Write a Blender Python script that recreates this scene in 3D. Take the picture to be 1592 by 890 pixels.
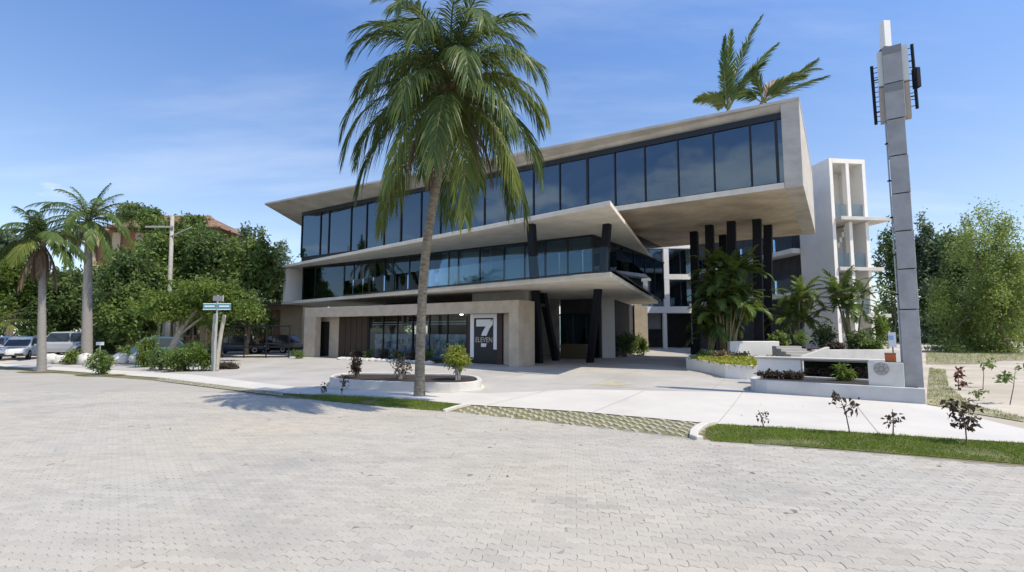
import bpy, bmesh, math, random
import numpy as np
from mathutils import Vector, Matrix, noise
for o in list(bpy.data.objects): bpy.data.objects.remove(o)
S = bpy.context.scene
COL = S.collection
R = math.radians

# ---------------------------------------------------------------- camera
FPX, CAMH, YH = 780.0, 2.1, 514.0
PITCH = math.atan((YH - 445) / FPX)
CP, SP = math.cos(PITCH), math.sin(PITCH)
cd = bpy.data.cameras.new('camera'); cam = bpy.data.objects.new('camera', cd); COL.objects.link(cam)
cam.location = (0, 0, CAMH); cam.rotation_euler = (R(90) + PITCH, 0, 0)
cd.sensor_fit = 'HORIZONTAL'; cd.sensor_width = 36; cd.lens = 36 * FPX / 1592
cd.clip_start = 0.1; cd.clip_end = 3000
S.camera = cam
# ---------------------------------------------------------------- world, sun, exposure
SUN_EL, SUN_AZ = R(58), R(120)      # azimuth clockwise from +Y
sd = Vector((math.sin(SUN_AZ) * math.cos(SUN_EL), math.cos(SUN_AZ) * math.cos(SUN_EL), math.sin(SUN_EL)))
W = bpy.data.worlds.new('World'); S.world = W; W.use_nodes = True
nt = W.node_tree; nt.nodes.clear()
def wn(t, **k):
    n = nt.nodes.new(t)
    for a_, b_ in k.items(): setattr(n, a_, b_)
    return n
wo = wn('ShaderNodeOutputWorld'); bg = wn('ShaderNodeBackground')
sky = wn('ShaderNodeTexSky', sky_type='NISHITA', sun_disc=False, sun_elevation=SUN_EL, sun_rotation=SUN_AZ)
sky.air_density = 1.0; sky.dust_density = 0.4; sky.ozone_density = 2.5; sky.altitude = 10
bg.inputs['Strength'].default_value = 0.112
tc = wn('ShaderNodeTexCoord'); sep = wn('ShaderNodeSeparateXYZ')
nt.links.new(tc.outputs['Generated'], sep.inputs[0])
def wmath(op, a_, b_=None, clamp=False):
    n = wn('ShaderNodeMath', operation=op, use_clamp=clamp)
    for i, v in enumerate((a_, b_)):
        if v is None: continue
        if isinstance(v, (int, float)): n.inputs[i].default_value = v
        else: nt.links.new(v, n.inputs[i])
    return n.outputs[0]
zc = wmath('ADD', wmath('MAXIMUM', sep.outputs[2], 0.0), 0.12)
cmb = wn('ShaderNodeCombineXYZ')
nt.links.new(wmath('DIVIDE', sep.outputs[0], zc), cmb.inputs[0])
nt.links.new(wmath('DIVIDE', sep.outputs[1], zc), cmb.inputs[1])
n1 = wn('ShaderNodeTexNoise'); n1.inputs['Scale'].default_value = 0.9; n1.inputs['Detail'].default_value = 9; n1.inputs['Roughness'].default_value = 0.56
mpw = wn('ShaderNodeMapping'); mpw.inputs['Location'].default_value = (3.1, 1.7, 0); mpw.inputs['Scale'].default_value = (0.8, 0.8, 1)
nt.links.new(cmb.outputs[0], mpw.inputs[0]); nt.links.new(mpw.outputs[0], n1.inputs['Vector'])
# cloud cover: only wisps over the building, broken cumulus over the near half of the sky (what the panes mirror)
cover = wn('ShaderNodeMapRange', clamp=True); nt.links.new(sep.outputs[1], cover.inputs[0])
cover.inputs[1].default_value = 0.5; cover.inputs[2].default_value = -0.6; cover.inputs[3].default_value = 0.64; cover.inputs[4].default_value = 0.475
cl = wn('ShaderNodeMapRange', clamp=True, interpolation_type='SMOOTHSTEP')
nt.links.new(n1.outputs['Fac'], cl.inputs[0]); nt.links.new(cover.outputs[0], cl.inputs[1])
nt.links.new(wmath('ADD', cover.outputs[0], 0.13), cl.inputs[2])
cl.inputs[3].default_value = 0; cl.inputs[4].default_value = 0.9
hz = wn('ShaderNodeMapRange', clamp=True); nt.links.new(sep.outputs[2], hz.inputs[0])
hz.inputs[1].default_value = 0.0; hz.inputs[2].default_value = 0.06; hz.inputs[3].default_value = 0.0; hz.inputs[4].default_value = 1.0
skm = wn('ShaderNodeMix', data_type='RGBA')
skm.inputs[7].default_value = (8.2, 8.4, 8.8, 1)
tint = wn('ShaderNodeMix', data_type='RGBA', blend_type='MULTIPLY'); tint.inputs[0].default_value = 1
tr_ = wn('ShaderNodeValToRGB'); nt.links.new(sep.outputs[2], tr_.inputs[0])
tr_.color_ramp.elements[0].position = 0.02; tr_.color_ramp.elements[0].color = (1.30, 1.25, 1.32, 1)
tr_.color_ramp.elements[1].position = 0.62; tr_.color_ramp.elements[1].color = (1.0, 1.34, 1.74, 1)
e_ = tr_.color_ramp.elements.new(0.22); e_.color = (1.42, 1.33, 1.32, 1)
nt.links.new(tr_.outputs[0], tint.inputs[7])
nt.links.new(sky.outputs[0], tint.inputs[6])
n2w = wn('ShaderNodeTexNoise'); n2w.inputs['Scale'].default_value = 1.0; n2w.inputs['Detail'].default_value = 8; n2w.inputs['Roughness'].default_value = 0.6
mp2 = wn('ShaderNodeMapping'); mp2.inputs['Rotation'].default_value = (0, 0, R(25)); mp2.inputs['Scale'].default_value = (0.45, 1.5, 1); mp2.inputs['Location'].default_value = (1.3, 4.2, 0)
nt.links.new(cmb.outputs[0], mp2.inputs[0]); nt.links.new(mp2.outputs[0], n2w.inputs['Vector'])
wsp = wn('ShaderNodeMapRange', clamp=True, interpolation_type='SMOOTHSTEP'); nt.links.new(n2w.outputs['Fac'], wsp.inputs[0])
wsp.inputs[1].default_value = 0.46; wsp.inputs[2].default_value = 0.74; wsp.inputs[3].default_value = 0.0; wsp.inputs[4].default_value = 0.18
nt.links.new(wmath('MULTIPLY', wmath('MAXIMUM', cl.outputs[0], wsp.outputs[0]), hz.outputs[0]), skm.inputs[0])
nt.links.new(tint.outputs[2], skm.inputs[6])
nt.links.new(skm.outputs[2], bg.inputs['Color']); nt.links.new(bg.outputs[0], wo.inputs[0])
sl = bpy.data.lights.new('sun', 'SUN'); sun = bpy.data.objects.new('sun', sl); COL.objects.link(sun)
sl.energy = 4.0; sl.angle = R(0.53); sl.color = (1.0, 0.905, 0.735)
sun.rotation_euler = (-sd).to_track_quat('-Z', 'Y').to_euler(); sun.location = (20, -10, 40)
S.view_settings.view_transform = 'Standard'; S.view_settings.look = 'None'
S.view_settings.exposure = 0.34; S.view_settings.gamma = 1; S.view_settings.use_curve_mapping = False

# ---------------------------------------------------------------- place: street frame, levels, facade frame
def ray(x, y):
    u, v = (x - 796) / FPX, (445 - y) / FPX
    return (u, CP - v * SP, SP + v * CP)
R0 = (3.75, 9.95); QD = (0.490, 0.872); RD = (-0.872, 0.490)     # q: away from the street, r: along it to the left
def qof(x, y): return (x - R0[0]) * QD[0] + (y - R0[1]) * QD[1]
RISE = 0.12
def gh(x, y): return RISE * min(1, max(0, (qof(x, y) - 5) / 8))
def G(px, py, dz=0):
    r = ray(px, py); z = 0
    for i in range(8):
        t = (z + dz - CAMH) / r[2]; z = gh(r[0] * t, r[1] * t)
    return Vector((r[0] * t, r[1] * t, z + dz))
def P(px, py, Y):
    r = ray(px, py); t = Y / r[1]; return Vector((r[0] * t, Y, CAMH + r[2] * t))
def rq(r, q, dz=0):
    x, y = R0[0] + RD[0] * r + QD[0] * q, R0[1] + RD[1] * r + QD[1] * q
    return Vector((x, y, gh(x, y) + dz))
A = R(56.9); FA = (-math.sin(A), math.cos(A)); FN = (math.cos(A), math.sin(A)); FO = (0.2635, 29.6647)
def FW(s, w, z): return Vector((FO[0] + FA[0] * s + FN[0] * w, FO[1] + FA[1] * s + FN[1] * w, z))
def s_at(px, w, py=450):
    r = ray(px, py); t = (FO[0] * FN[0] + FO[1] * FN[1] + w) / (r[0] * FN[0] + r[1] * FN[1])
    return (r[0] * t - FO[0]) * FA[0] + (r[1] * t - FO[1]) * FA[1]

# ---------------------------------------------------------------- materials
MATS = {}
def mat(name, col, rough=0.8, var=0.0, scale=2.0, bump=0.0, bscale=40.0, col2=None, spec=0.4, metal=0.0, stretch=(1, 1, 1), detail=6):
    if name in MATS: return MATS[name]
    m = bpy.data.materials.new(name); m.use_nodes = True; t = m.node_tree; b = t.nodes['Principled BSDF']
    b.inputs['Roughness'].default_value = rough; b.inputs['Specular IOR Level'].default_value = spec; b.inputs['Metallic'].default_value = metal
    geo = t.nodes.new('ShaderNodeNewGeometry')
    if var or col2:
        mp = t.nodes.new('ShaderNodeMapping'); mp.inputs['Scale'].default_value = stretch
        nz = t.nodes.new('ShaderNodeTexNoise'); nz.inputs['Scale'].default_value = scale; nz.inputs['Detail'].default_value = detail; nz.inputs['Roughness'].default_value = 0.62
        t.links.new(geo.outputs['Position'], mp.inputs[0]); t.links.new(mp.outputs[0], nz.inputs['Vector'])
        cr = t.nodes.new('ShaderNodeValToRGB')
        lo = [c * (1 - var) for c in col]; hi = list(col2) if col2 else [min(1, c * (1 + var)) for c in col]
        cr.color_ramp.elements[0].position = 0.3; cr.color_ramp.elements[1].position = 0.7
        cr.color_ramp.elements[0].color = (*lo, 1); cr.color_ramp.elements[1].color = (*hi, 1)
        t.links.new(nz.outputs['Fac'], cr.inputs[0]); t.links.new(cr.outputs[0], b.inputs['Base Color'])
    else: b.inputs['Base Color'].default_value = (*col, 1)
    if bump:
        n2 = t.nodes.new('ShaderNodeTexNoise'); n2.inputs['Scale'].default_value = bscale; n2.inputs['Detail'].default_value = 5
        t.links.new(geo.outputs['Position'], n2.inputs['Vector'])
        bp = t.nodes.new('ShaderNodeBump'); bp.inputs['Strength'].default_value = bump; bp.inputs['Distance'].default_value = 0.02
        t.links.new(n2.outputs['Fac'], bp.inputs['Height']); t.links.new(bp.outputs[0], b.inputs['Normal'])
    MATS[name] = m; return m
def leafmat(name, dark, light, trans=0.35, rough=0.45):
    if name in MATS: return MATS[name]
    m = bpy.data.materials.new(name); m.use_nodes = True; t = m.node_tree; b = t.nodes['Principled BSDF']
    at = t.nodes.new('ShaderNodeAttribute'); at.attribute_name = 'rnd'
    oi = t.nodes.new('ShaderNodeObjectInfo')
    ad = t.nodes.new('ShaderNodeMath'); ad.operation = 'MULTIPLY_ADD'
    t.links.new(oi.outputs['Random'], ad.inputs[0]); ad.inputs[1].default_value = 0.25; t.links.new(at.outputs['Fac'], ad.inputs[2])
    cr = t.nodes.new('ShaderNodeValToRGB'); cr.color_ramp.elements[0].color = (*dark, 1); cr.color_ramp.elements[1].color = (*light, 1)
    cr.color_ramp.elements[1].position = 1.1 if False else 1.0
    t.links.new(ad.outputs[0], cr.inputs[0]); t.links.new(cr.outputs[0], b.inputs['Base Color'])
    b.inputs['Roughness'].default_value = rough; b.inputs['Specular IOR Level'].default_value = 0.18
    tr = t.nodes.new('ShaderNodeBsdfTranslucent'); mx = t.nodes.new('ShaderNodeMixShader'); mx.inputs[0].default_value = trans
    hs = t.nodes.new('ShaderNodeHueSaturation'); hs.inputs['Value'].default_value = 1.5; hs.inputs['Hue'].default_value = 0.485
    t.links.new(cr.outputs[0], hs.inputs['Color']); t.links.new(hs.outputs[0], tr.inputs['Color'])
    t.links.new(b.outputs[0], mx.inputs[1]); t.links.new(tr.outputs[0], mx.inputs[2])
    t.links.new(mx.outputs[0], t.nodes['Material Output'].inputs['Surface'])
    MATS[name] = m; return m
def glassmat(name, tint, refl=0.12, tr_mix=1.0, rough=0.01, body=(0.02, 0.03, 0.035), ior=1.5):
    if name in MATS: return MATS[name]
    m = bpy.data.materials.new(name); m.use_nodes = True; t = m.node_tree; t.nodes.clear()
    out = t.nodes.new('ShaderNodeOutputMaterial')
    tr = t.nodes.new('ShaderNodeBsdfTransparent'); tr.inputs['Color'].default_value = (*tint, 1)
    df = t.nodes.new('ShaderNodeBsdfDiffuse'); df.inputs['Color'].default_value = (*body, 1)
    gl = t.nodes.new('ShaderNodeBsdfGlossy'); gl.inputs['Roughness'].default_value = rough; gl.inputs['Color'].default_value = ((0.62, 0.82, 1.0, 1) if ior > 1.4 else (0.8, 0.9, 1.0, 1))
    m0 = t.nodes.new('ShaderNodeMixShader'); m0.inputs[0].default_value = tr_mix
    t.links.new(df.outputs[0], m0.inputs[1]); t.links.new(tr.outputs[0], m0.inputs[2])
    lw = t.nodes.new('ShaderNodeFresnel'); lw.inputs['IOR'].default_value = ior
    mr = t.nodes.new('ShaderNodeMath'); mr.operation = 'ADD'; mr.use_clamp = True; mr.inputs[1].default_value = refl
    t.links.new(lw.outputs[0], mr.inputs[0])
    m1 = t.nodes.new('ShaderNodeMixShader'); t.links.new(mr.outputs[0], m1.inputs[0])
    t.links.new(m0.outputs[0], m1.inputs[1]); t.links.new(gl.outputs[0], m1.inputs[2]); t.links.new(m1.outputs[0], out.inputs[0])
    geo = t.nodes.new('ShaderNodeNewGeometry'); nz = t.nodes.new('ShaderNodeTexNoise'); nz.inputs['Scale'].default_value = 0.35
    t.links.new(geo.outputs['Position'], nz.inputs['Vector'])
    bp = t.nodes.new('ShaderNodeBump'); bp.inputs['Strength'].default_value = 0.06; bp.inputs['Distance'].default_value = 0.3
    t.links.new(nz.outputs['Fac'], bp.inputs['Height'])
    if ior > 1.4: t.links.new(bp.outputs[0], gl.inputs['Normal'])
    MATS[name] = m; return m
def emit(name, col, s):
    m = bpy.data.materials.new(name); m.use_nodes = True; b = m.node_tree.nodes['Principled BSDF']
    b.inputs['Emission Color'].default_value = (*col, 1); b.inputs['Emission Strength'].default_value = s; return m

M_conc = mat('board_concrete', (0.46, 0.43, 0.385), 0.85, 0.20, 0.9, 0.25, 30, stretch=(1, 1, 2.2))
M_concL = mat('pale_concrete', (0.66, 0.61, 0.52), 0.8, 0.12, 1.2, 0.15, 25)
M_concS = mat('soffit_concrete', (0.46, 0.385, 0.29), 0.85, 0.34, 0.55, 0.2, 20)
M_wall = mat('tan_render', (0.46, 0.395, 0.305), 0.85, 0.14, 1.6, 0.2, 40)
M_white = mat('white_render', (0.80, 0.775, 0.73), 0.7, 0.05, 1.0)
M_grayw = mat('grey_render', (0.52, 0.52, 0.52), 0.8, 0.06, 1.0)
M_planter = mat('planter_concrete', (0.55, 0.53, 0.50), 0.85, 0.14, 1.4, 0.15, 30)
M_pylon = mat('pylon_concrete', (0.33, 0.33, 0.335), 0.8, 0.16, 2.2, 0.1, 25)
M_dark = mat('dark_steel', (0.009, 0.011, 0.016), 0.65, spec=0.2)
M_frame = mat('dark_frame', (0.010, 0.013, 0.018), 0.45)
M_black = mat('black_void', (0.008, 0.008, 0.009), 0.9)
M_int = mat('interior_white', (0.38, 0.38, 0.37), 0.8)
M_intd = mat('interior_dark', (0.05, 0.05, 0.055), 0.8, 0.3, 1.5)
M_floor = mat('interior_floor', (0.18, 0.17, 0.16), 0.6)
M_curt = mat('curtain_cloth', (0.78, 0.78, 0.75), 0.9)
M_wood = mat('brown_timber', (0.045, 0.028, 0.018), 0.6, 0.3, 6, stretch=(4, 4, 0.5))
M_soil = mat('planting_soil', (0.038, 0.028, 0.022), 1.0, 0.4, 8, 0.8, 30)
M_glassU = glassmat('upper_glass', (0.13, 0.20, 0.27), 0.12)
M_glassM = glassmat('middle_glass', (0.56, 0.66, 0.70), 0.04)
M_glassC = glassmat('clear_glass', (0.84, 0.91, 0.94), 0.0, ior=1.25)
M_glassS = glassmat('shop_glass', (0.72, 0.76, 0.78), 0.0, ior=1.25)

# ---------------------------------------------------------------- mesh helpers
class MB:
    def __init__(s): s.v = []; s.f = []; s.a = []
    def add(s, vs, fs):
        b = len(s.v); s.v += [tuple(x) for x in vs]; s.f += [tuple(i + b for i in f) for f in fs]; return s
    def hexa(s, p):   # 4 bottom ccw, 4 top
        return s.add(p, [(3, 2, 1, 0), (4, 5, 6, 7), (0, 1, 5, 4), (1, 2, 6, 5), (2, 3, 7, 6), (3, 0, 4, 7)])
    def box(s, x0, x1, y0, y1, z0, z1):
        return s.hexa([(x0, y0, z0), (x1, y0, z0), (x1, y1, z0), (x0, y1, z0), (x0, y0, z1), (x1, y0, z1), (x1, y1, z1), (x0, y1, z1)])
    def fbox(s, s0, s1, w0, w1, z0, z1):          # box in the facade frame
        return s.hexa([FW(s1, w0, z0), FW(s0, w0, z0), FW(s0, w1, z0), FW(s1, w1, z0), FW(s1, w0, z1), FW(s0, w0, z1), FW(s0, w1, z1), FW(s1, w1, z1)])
    def obox(s, c, ux, hx, hy, z0, z1):           # box centred at c (x,y), axis ux
        ux = Vector((ux[0], ux[1], 0)).normalized(); uy = Vector((-ux.y, ux.x, 0)); c = Vector((c[0], c[1], 0))
        q = [c - ux * hx - uy * hy, c + ux * hx - uy * hy, c + ux * hx + uy * hy, c - ux * hx + uy * hy]
        return s.hexa([(p.x, p.y, z0) for p in q] + [(p.x, p.y, z1) for p in q])
    def prism(s, poly, z0, z1):
        n = len(poly); ar = sum(poly[i][0] * poly[(i + 1) % n][1] - poly[(i + 1) % n][0] * poly[i][1] for i in range(n))
        if ar < 0: poly = poly[::-1]
        zz0 = z0 if callable(z0) else (lambda i: z0); zz1 = z1 if callable(z1) else (lambda i: z1)
        vs = [(p[0], p[1], zz0(i)) for i, p in enumerate(poly)] + [(p[0], p[1], zz1(i)) for i, p in enumerate(poly)]
        return s.add(vs, [tuple(range(n - 1, -1, -1)), tuple(range(n, 2 * n))] + [(i, (i + 1) % n, n + (i + 1) % n, n + i) for i in range(n)])
    def wall(s, pts, th, z0, z1):                 # a wall along a polyline, thickness to the left
        L = []
        for i, p in enumerate(pts):
            a_ = Vector(pts[max(0, i - 1)][:2]); b_ = Vector(pts[min(len(pts) - 1, i + 1)][:2]); d = (b_ - a_).normalized()
            L.append((p[0] - d.y * th, p[1] + d.x * th))
        for i in range(len(pts) - 1):
            a0, a1, b1, b0 = pts[i], pts[i + 1], L[i + 1], L[i]
            s.hexa([(q[0], q[1], z0) for q in (a0, a1, b1, b0)] + [(q[0], q[1], z1) for q in (a0, a1, b1, b0)])
        return s
    def tube(s, path, rad, n=8, cap=True):
        path = [Vector(p) for p in path]; m = len(path); b = len(s.v)
        for i, p in enumerate(path):
            d = (path[min(m - 1, i + 1)] - path[max(0, i - 1)]).normalized()
            x = d.cross(Vector((0.31, 0.95, 0.05))).normalized(); y = d.cross(x)
            r = rad[i] if hasattr(rad, '__len__') else rad
            for k in range(n):
                t = 2 * math.pi * k / n; q = p + (x * math.cos(t) + y * math.sin(t)) * r; s.v.append(tuple(q))
        for i in range(m - 1):
            for k in range(n):
                k2 = (k + 1) % n; s.f.append((b + i * n + k, b + i * n + k2, b + (i + 1) * n + k2, b + (i + 1) * n + k))
        if cap: s.f.append(tuple(b + k for k in range(n - 1, -1, -1))); s.f.append(tuple(b + (m - 1) * n + k for k in range(n)))
        return s
    def blob(s, c, r, seed=0, amp=0.18, nu=10, nv=7):
        b = len(s.v); c = Vector(c)
        for j in range(nv + 1):
            ph = math.pi * j / nv
            for i in range(nu):
                th = 2 * math.pi * i / nu; d = Vector((math.sin(ph) * math.cos(th), math.sin(ph) * math.sin(th), math.cos(ph)))
                k = 1 + amp * noise.noise(d * 1.6 + Vector((seed * 3.7, seed, 0)))
                s.v.append((c.x + d.x * r[0] * k, c.y + d.y * r[1] * k, c.z + d.z * r[2] * k))
        for j in range(nv):
            for i in range(nu):
                s.f.append((b + j * nu + i, b + (j + 1) * nu + i, b + (j + 1) * nu + (i + 1) % nu, b + j * nu + (i + 1) % nu))
        return s
    def lathe(s, c, axis, prof, n=16):            # prof: (radius, along axis)
        ax = Vector(axis).normalized(); x = ax.orthogonal().normalized(); y = ax.cross(x); c = Vector(c); b = len(s.v)
        for r, h in prof:
            for k in range(n):
                t = 2 * math.pi * k / n; s.v.append(tuple(c + ax * h + (x * math.cos(t) + y * math.sin(t)) * r))
        for j in range(len(prof) - 1):
            for k in range(n): s.f.append((b + j * n + k, b + j * n + (k + 1) % n, b + (j + 1) * n + (k + 1) % n, b + (j + 1) * n + k))
        s.f.append(tuple(b + k for k in range(n - 1, -1, -1))); s.f.append(tuple(b + (len(prof) - 1) * n + k for k in range(n)))
        return s
    def build(s, name, m, parent=None, smooth=False, bevel=0.0, world=True):
        off = Vector((0, 0, 0))
        if parent is not None and world:
            p = parent
            while p is not None: off += p.location; p = p.parent
        me = bpy.data.meshes.new(name); me.from_pydata([(x - off.x, y - off.y, z - off.z) for x, y, z in s.v], [], s.f)
        me.materials.append(m)
        if s.a:
            at = me.attributes.new('rnd', 'FLOAT', 'POINT'); at.data.foreach_set('value', s.a)
        bm = bmesh.new(); bm.from_mesh(me); bmesh.ops.recalc_face_normals(bm, faces=bm.faces)
        if bevel: bmesh.ops.bevel(bm, geom=[e for e in bm.edges if len(e.link_faces) == 2 and e.calc_face_angle(0) > 0.5], offset=bevel, segments=1, affect='EDGES')
        bm.to_mesh(me); bm.free()
        if smooth: me.polygons.foreach_set('use_smooth', [True] * len(me.polygons))
        o = bpy.data.objects.new(name, me); COL.objects.link(o)
        if parent is not None: o.parent = parent
        return o
def raw(name, V, F, m, parent=None, rnd=None, smooth=False):
    off = np.zeros(3)
    p = parent
    while p is not None: off += np.array(p.location); p = p.parent
    V = np.asarray(V, dtype=np.float32) - off.astype(np.float32); F = np.asarray(F, dtype=np.int32); k = F.shape[1]
    me = bpy.data.meshes.new(name); me.vertices.add(len(V)); me.vertices.foreach_set('co', V.ravel())
    me.loops.add(F.size); me.loops.foreach_set('vertex_index', F.ravel()); me.polygons.add(len(F))
    me.polygons.foreach_set('loop_start', np.arange(0, F.size, k, dtype=np.int32)); me.polygons.foreach_set('loop_total', np.full(len(F), k, dtype=np.int32))
    if smooth: me.polygons.foreach_set('use_smooth', np.ones(len(F), dtype=bool))
    me.update(calc_edges=True); me.materials.append(m)
    if rnd is not None:
        at = me.attributes.new('rnd', 'FLOAT', 'POINT'); at.data.foreach_set('value', np.asarray(rnd, dtype=np.float32))
    o = bpy.data.objects.new(name, me); COL.objects.link(o)
    if parent is not None: o.parent = parent
    return o
def tag(o, label=None, cat=None, group=None, kind=None):
    if label: o['label'] = label
    if cat: o['category'] = cat
    if group: o['group'] = group
    if kind: o['kind'] = kind
    return o
def leaf_cloud0(C, size, rs):
    n = len(C); th = rs.uniform(0, 6.28, n); d = np.stack([np.cos(th), np.sin(th), rs.uniform(-.1, .3, n)], 1); u = np.stack([-np.sin(th), np.cos(th), rs.uniform(-.3, .3, n)], 1)
    sz = size * rs.uniform(.5, 1.3, n)[:, None]
    return np.stack([C - d * sz * .5, C + u * sz * .25, C + d * sz * .5, C - u * sz * .25], 1).reshape(-1, 3), np.arange(4 * n).reshape(-1, 4)
def thing(name, loc, label, cat, group=None):
    o = bpy.data.objects.new(name, None); COL.objects.link(o); o.location = loc; o.empty_display_size = 0.2
    return tag(o, label, cat, group)
def struct(o): o['kind'] = 'structure'; return o
def copy_tree(o, parent=None):
    kids = list(o.children); c = o.copy(); COL.objects.link(c)
    if parent is not None: c.parent = parent
    for k in kids: copy_tree(k, c)
    return c
def sheet(name, poly, m, dz, kind='structure'):
    bm = bmesh.new(); bm.faces.new([bm.verts.new((p[0], p[1], 0)) for p in poly])
    for q in (5, 7, 9, 11, 13):
        c = Vector((R0[0] + QD[0] * q, R0[1] + QD[1] * q, 0))
        bmesh.ops.bisect_plane(bm, geom=bm.verts[:] + bm.edges[:] + bm.faces[:], plane_co=c, plane_no=(QD[0], QD[1], 0))
    for v in bm.verts: v.co.z = gh(v.co.x, v.co.y) + dz
    bmesh.ops.recalc_face_normals(bm, faces=bm.faces)
    for f in bm.faces:
        if f.normal.z < 0: f.normal_flip()
    me = bpy.data.meshes.new(name); bm.to_mesh(me); bm.free(); me.materials.append(m)
    o = bpy.data.objects.new(name, me); COL.objects.link(o); o['kind'] = kind; return o
def text_mesh(txt, size, ext=0.004):
    c = bpy.data.curves.new('txt', 'FONT'); c.body = txt; c.size = size; c.extrude = ext; c.align_x = 'CENTER'
    o = bpy.data.objects.new('txt', c); COL.objects.link(o); dg = bpy.context.evaluated_depsgraph_get()
    me = bpy.data.meshes.new_from_object(o.evaluated_get(dg)); bpy.data.objects.remove(o); return me

# ================================================================ GROUND
M_ground = mat('sandy_ground', (0.44, 0.385, 0.30), 1.0, 0.22, 0.4, 0.4, 12, col2=(0.55, 0.50, 0.42))
mb = MB()
qs = [-500, 5, 7, 9, 11, 13, 700]
for i in range(len(qs) - 1):
    a0, a1, b1, b0 = rq(700, qs[i]), rq(-700, qs[i]), rq(-700, qs[i + 1]), rq(700, qs[i + 1])
    for p in (a0, a1, b1, b0): p.z -= 0.03
    mb.add([a0, a1, b1, b0], [(0, 1, 2, 3)])
struct(mb.build('ground', M_ground))

# road with zigzag pavers
def paver_mat(name, base):
    m = bpy.data.materials.new(name); m.use_nodes = True; t = m.node_tree; b = t.nodes['Principled BSDF']; b.inputs['Roughness'].default_value = 0.85
    geo = t.nodes.new('ShaderNodeNewGeometry')
    def nz(sc, det=5):
        n = t.nodes.new('ShaderNodeTexNoise'); n.inputs['Scale'].default_value = sc; n.inputs['Detail'].default_value = det; n.inputs['Roughness'].default_value = 0.6
        t.links.new(geo.outputs['Position'], n.inputs['Vector']); return n.outputs['Fac']
    def mix(f, a_, b_):
        n = t.nodes.new('ShaderNodeMix'); n.data_type = 'RGBA'
        for s_, v in ((0, f), (6, a_), (7, b_)):
            if isinstance(v, tuple): n.inputs[s_].default_value = (*v, 1)
            elif isinstance(v, float): n.inputs[s_].default_value = v
            else: t.links.new(v, n.inputs[s_])
        return n.outputs[2]
    def rng(f, a_, b_):
        n = t.nodes.new('ShaderNodeMapRange'); t.links.new(f, n.inputs[0]); n.inputs[1].default_value = a_; n.inputs[2].default_value = b_; return n.outputs[0]
    warm = mix(rng(nz(0.22), 0.35, 0.65), base, (base[0] * 1.10, base[1] * 1.03, base[2] * 0.95))
    gry = mix(rng(nz(0.45), 0.5, 0.70), warm, (base[0] * 0.82, base[1] * 0.835, base[2] * 0.85))
    mp = t.nodes.new('ShaderNodeMapping'); mp.inputs['Rotation'].default_value = (0, 0, R(29)); mp.inputs['Scale'].default_value = (0.10, 0.9, 1)
    ns = t.nodes.new('ShaderNodeTexNoise'); ns.inputs['Scale'].default_value = 1.0; ns.inputs['Detail'].default_value = 7; ns.inputs['Roughness'].default_value = 0.65
    t.links.new(geo.outputs['Position'], mp.inputs[0]); t.links.new(mp.outputs[0], ns.inputs['Vector'])
    gry = mix(rng(ns.outputs['Fac'], 0.52, 0.75), gry, (base[0] * 0.84, base[1] * 0.85, base[2] * 0.86))
    at = t.nodes.new('ShaderNodeAttribute'); at.attribute_name = 'rnd'
    oi = t.nodes.new('ShaderNodeObjectInfo'); ad = t.nodes.new('ShaderNodeMath'); ad.operation = 'ADD'
    t.links.new(at.outputs['Fac'], ad.inputs[0]); t.links.new(oi.outputs['Random'], ad.inputs[1])
    fr = t.nodes.new('ShaderNodeMath'); fr.operation = 'FRACT'; t.links.new(ad.outputs[0], fr.inputs[0])
    pv = t.nodes.new('ShaderNodeMapRange'); t.links.new(fr.outputs[0], pv.inputs[0]); pv.inputs[3].default_value = 0.93; pv.inputs[4].default_value = 1.055
    sc = t.nodes.new('ShaderNodeMix'); sc.data_type = 'RGBA'; sc.blend_type = 'MULTIPLY'; sc.inputs[0].default_value = 1
    odd = t.nodes.new('ShaderNodeMapRange'); t.links.new(fr.outputs[0], odd.inputs[0])
    odd.inputs[1].default_value = 0.955; odd.inputs[2].default_value = 0.965; odd.inputs[3].default_value = 1.0; odd.inputs[4].default_value = 0.84
    pm = t.nodes.new('ShaderNodeMath'); pm.operation = 'MULTIPLY'; t.links.new(pv.outputs[0], pm.inputs[0]); t.links.new(odd.outputs[0], pm.inputs[1])
    t.links.new(gry, sc.inputs[6]); t.links.new(pm.outputs[0], sc.inputs[7])
    fine = mix(rng(nz(55, 3), 0.3, 0.7), (0.86, 0.86, 0.86), (1.08, 1.08, 1.08))
    s2 = t.nodes.new('ShaderNodeMix'); s2.data_type = 'RGBA'; s2.blend_type = 'MULTIPLY'; s2.inputs[0].default_value = 1
    t.links.new(sc.outputs[2], s2.inputs[6]); t.links.new(fine, s2.inputs[7]); t.links.new(s2.outputs[2], b.inputs['Base Color'])
    bp = t.nodes.new('ShaderNodeBump'); bp.inputs['Strength'].default_value = 0.25; bp.inputs['Distance'].default_value = 0.01
    t.links.new(nz(70, 4), bp.inputs['Height']); t.links.new(bp.outputs[0], b.inputs['Normal'])
    return m
PAVE = (0.412, 0.393, 0.352)
M_pave = paver_mat('paver_concrete', PAVE)
M_joint = mat('joint_sand', (0.13, 0.122, 0.11), 1.0, 0.35, 1.1, detail=9, col2=(0.42, 0.40, 0.36))
edge_px = [(1592, 725), (1400, 708), (1240, 695), (1092, 683), (900, 660), (720, 640), (440, 618), (240, 592), (0, 574)]
road_edge = [G(*p) for p in edge_px]
e0 = road_edge[0] + Vector((-RD[0], -RD[1], 0)) * 40; e1 = road_edge[-1] + Vector((RD[0], RD[1], 0)) * 60
far = [e0] + road_edge + [e1]
back = [e1 - Vector((QD[0], QD[1], 0)) * 60, e0 - Vector((QD[0], QD[1], 0)) * 60]
road = sheet('road', [(p.x, p.y) for p in far + back], M_joint, -0.0042)
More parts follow.
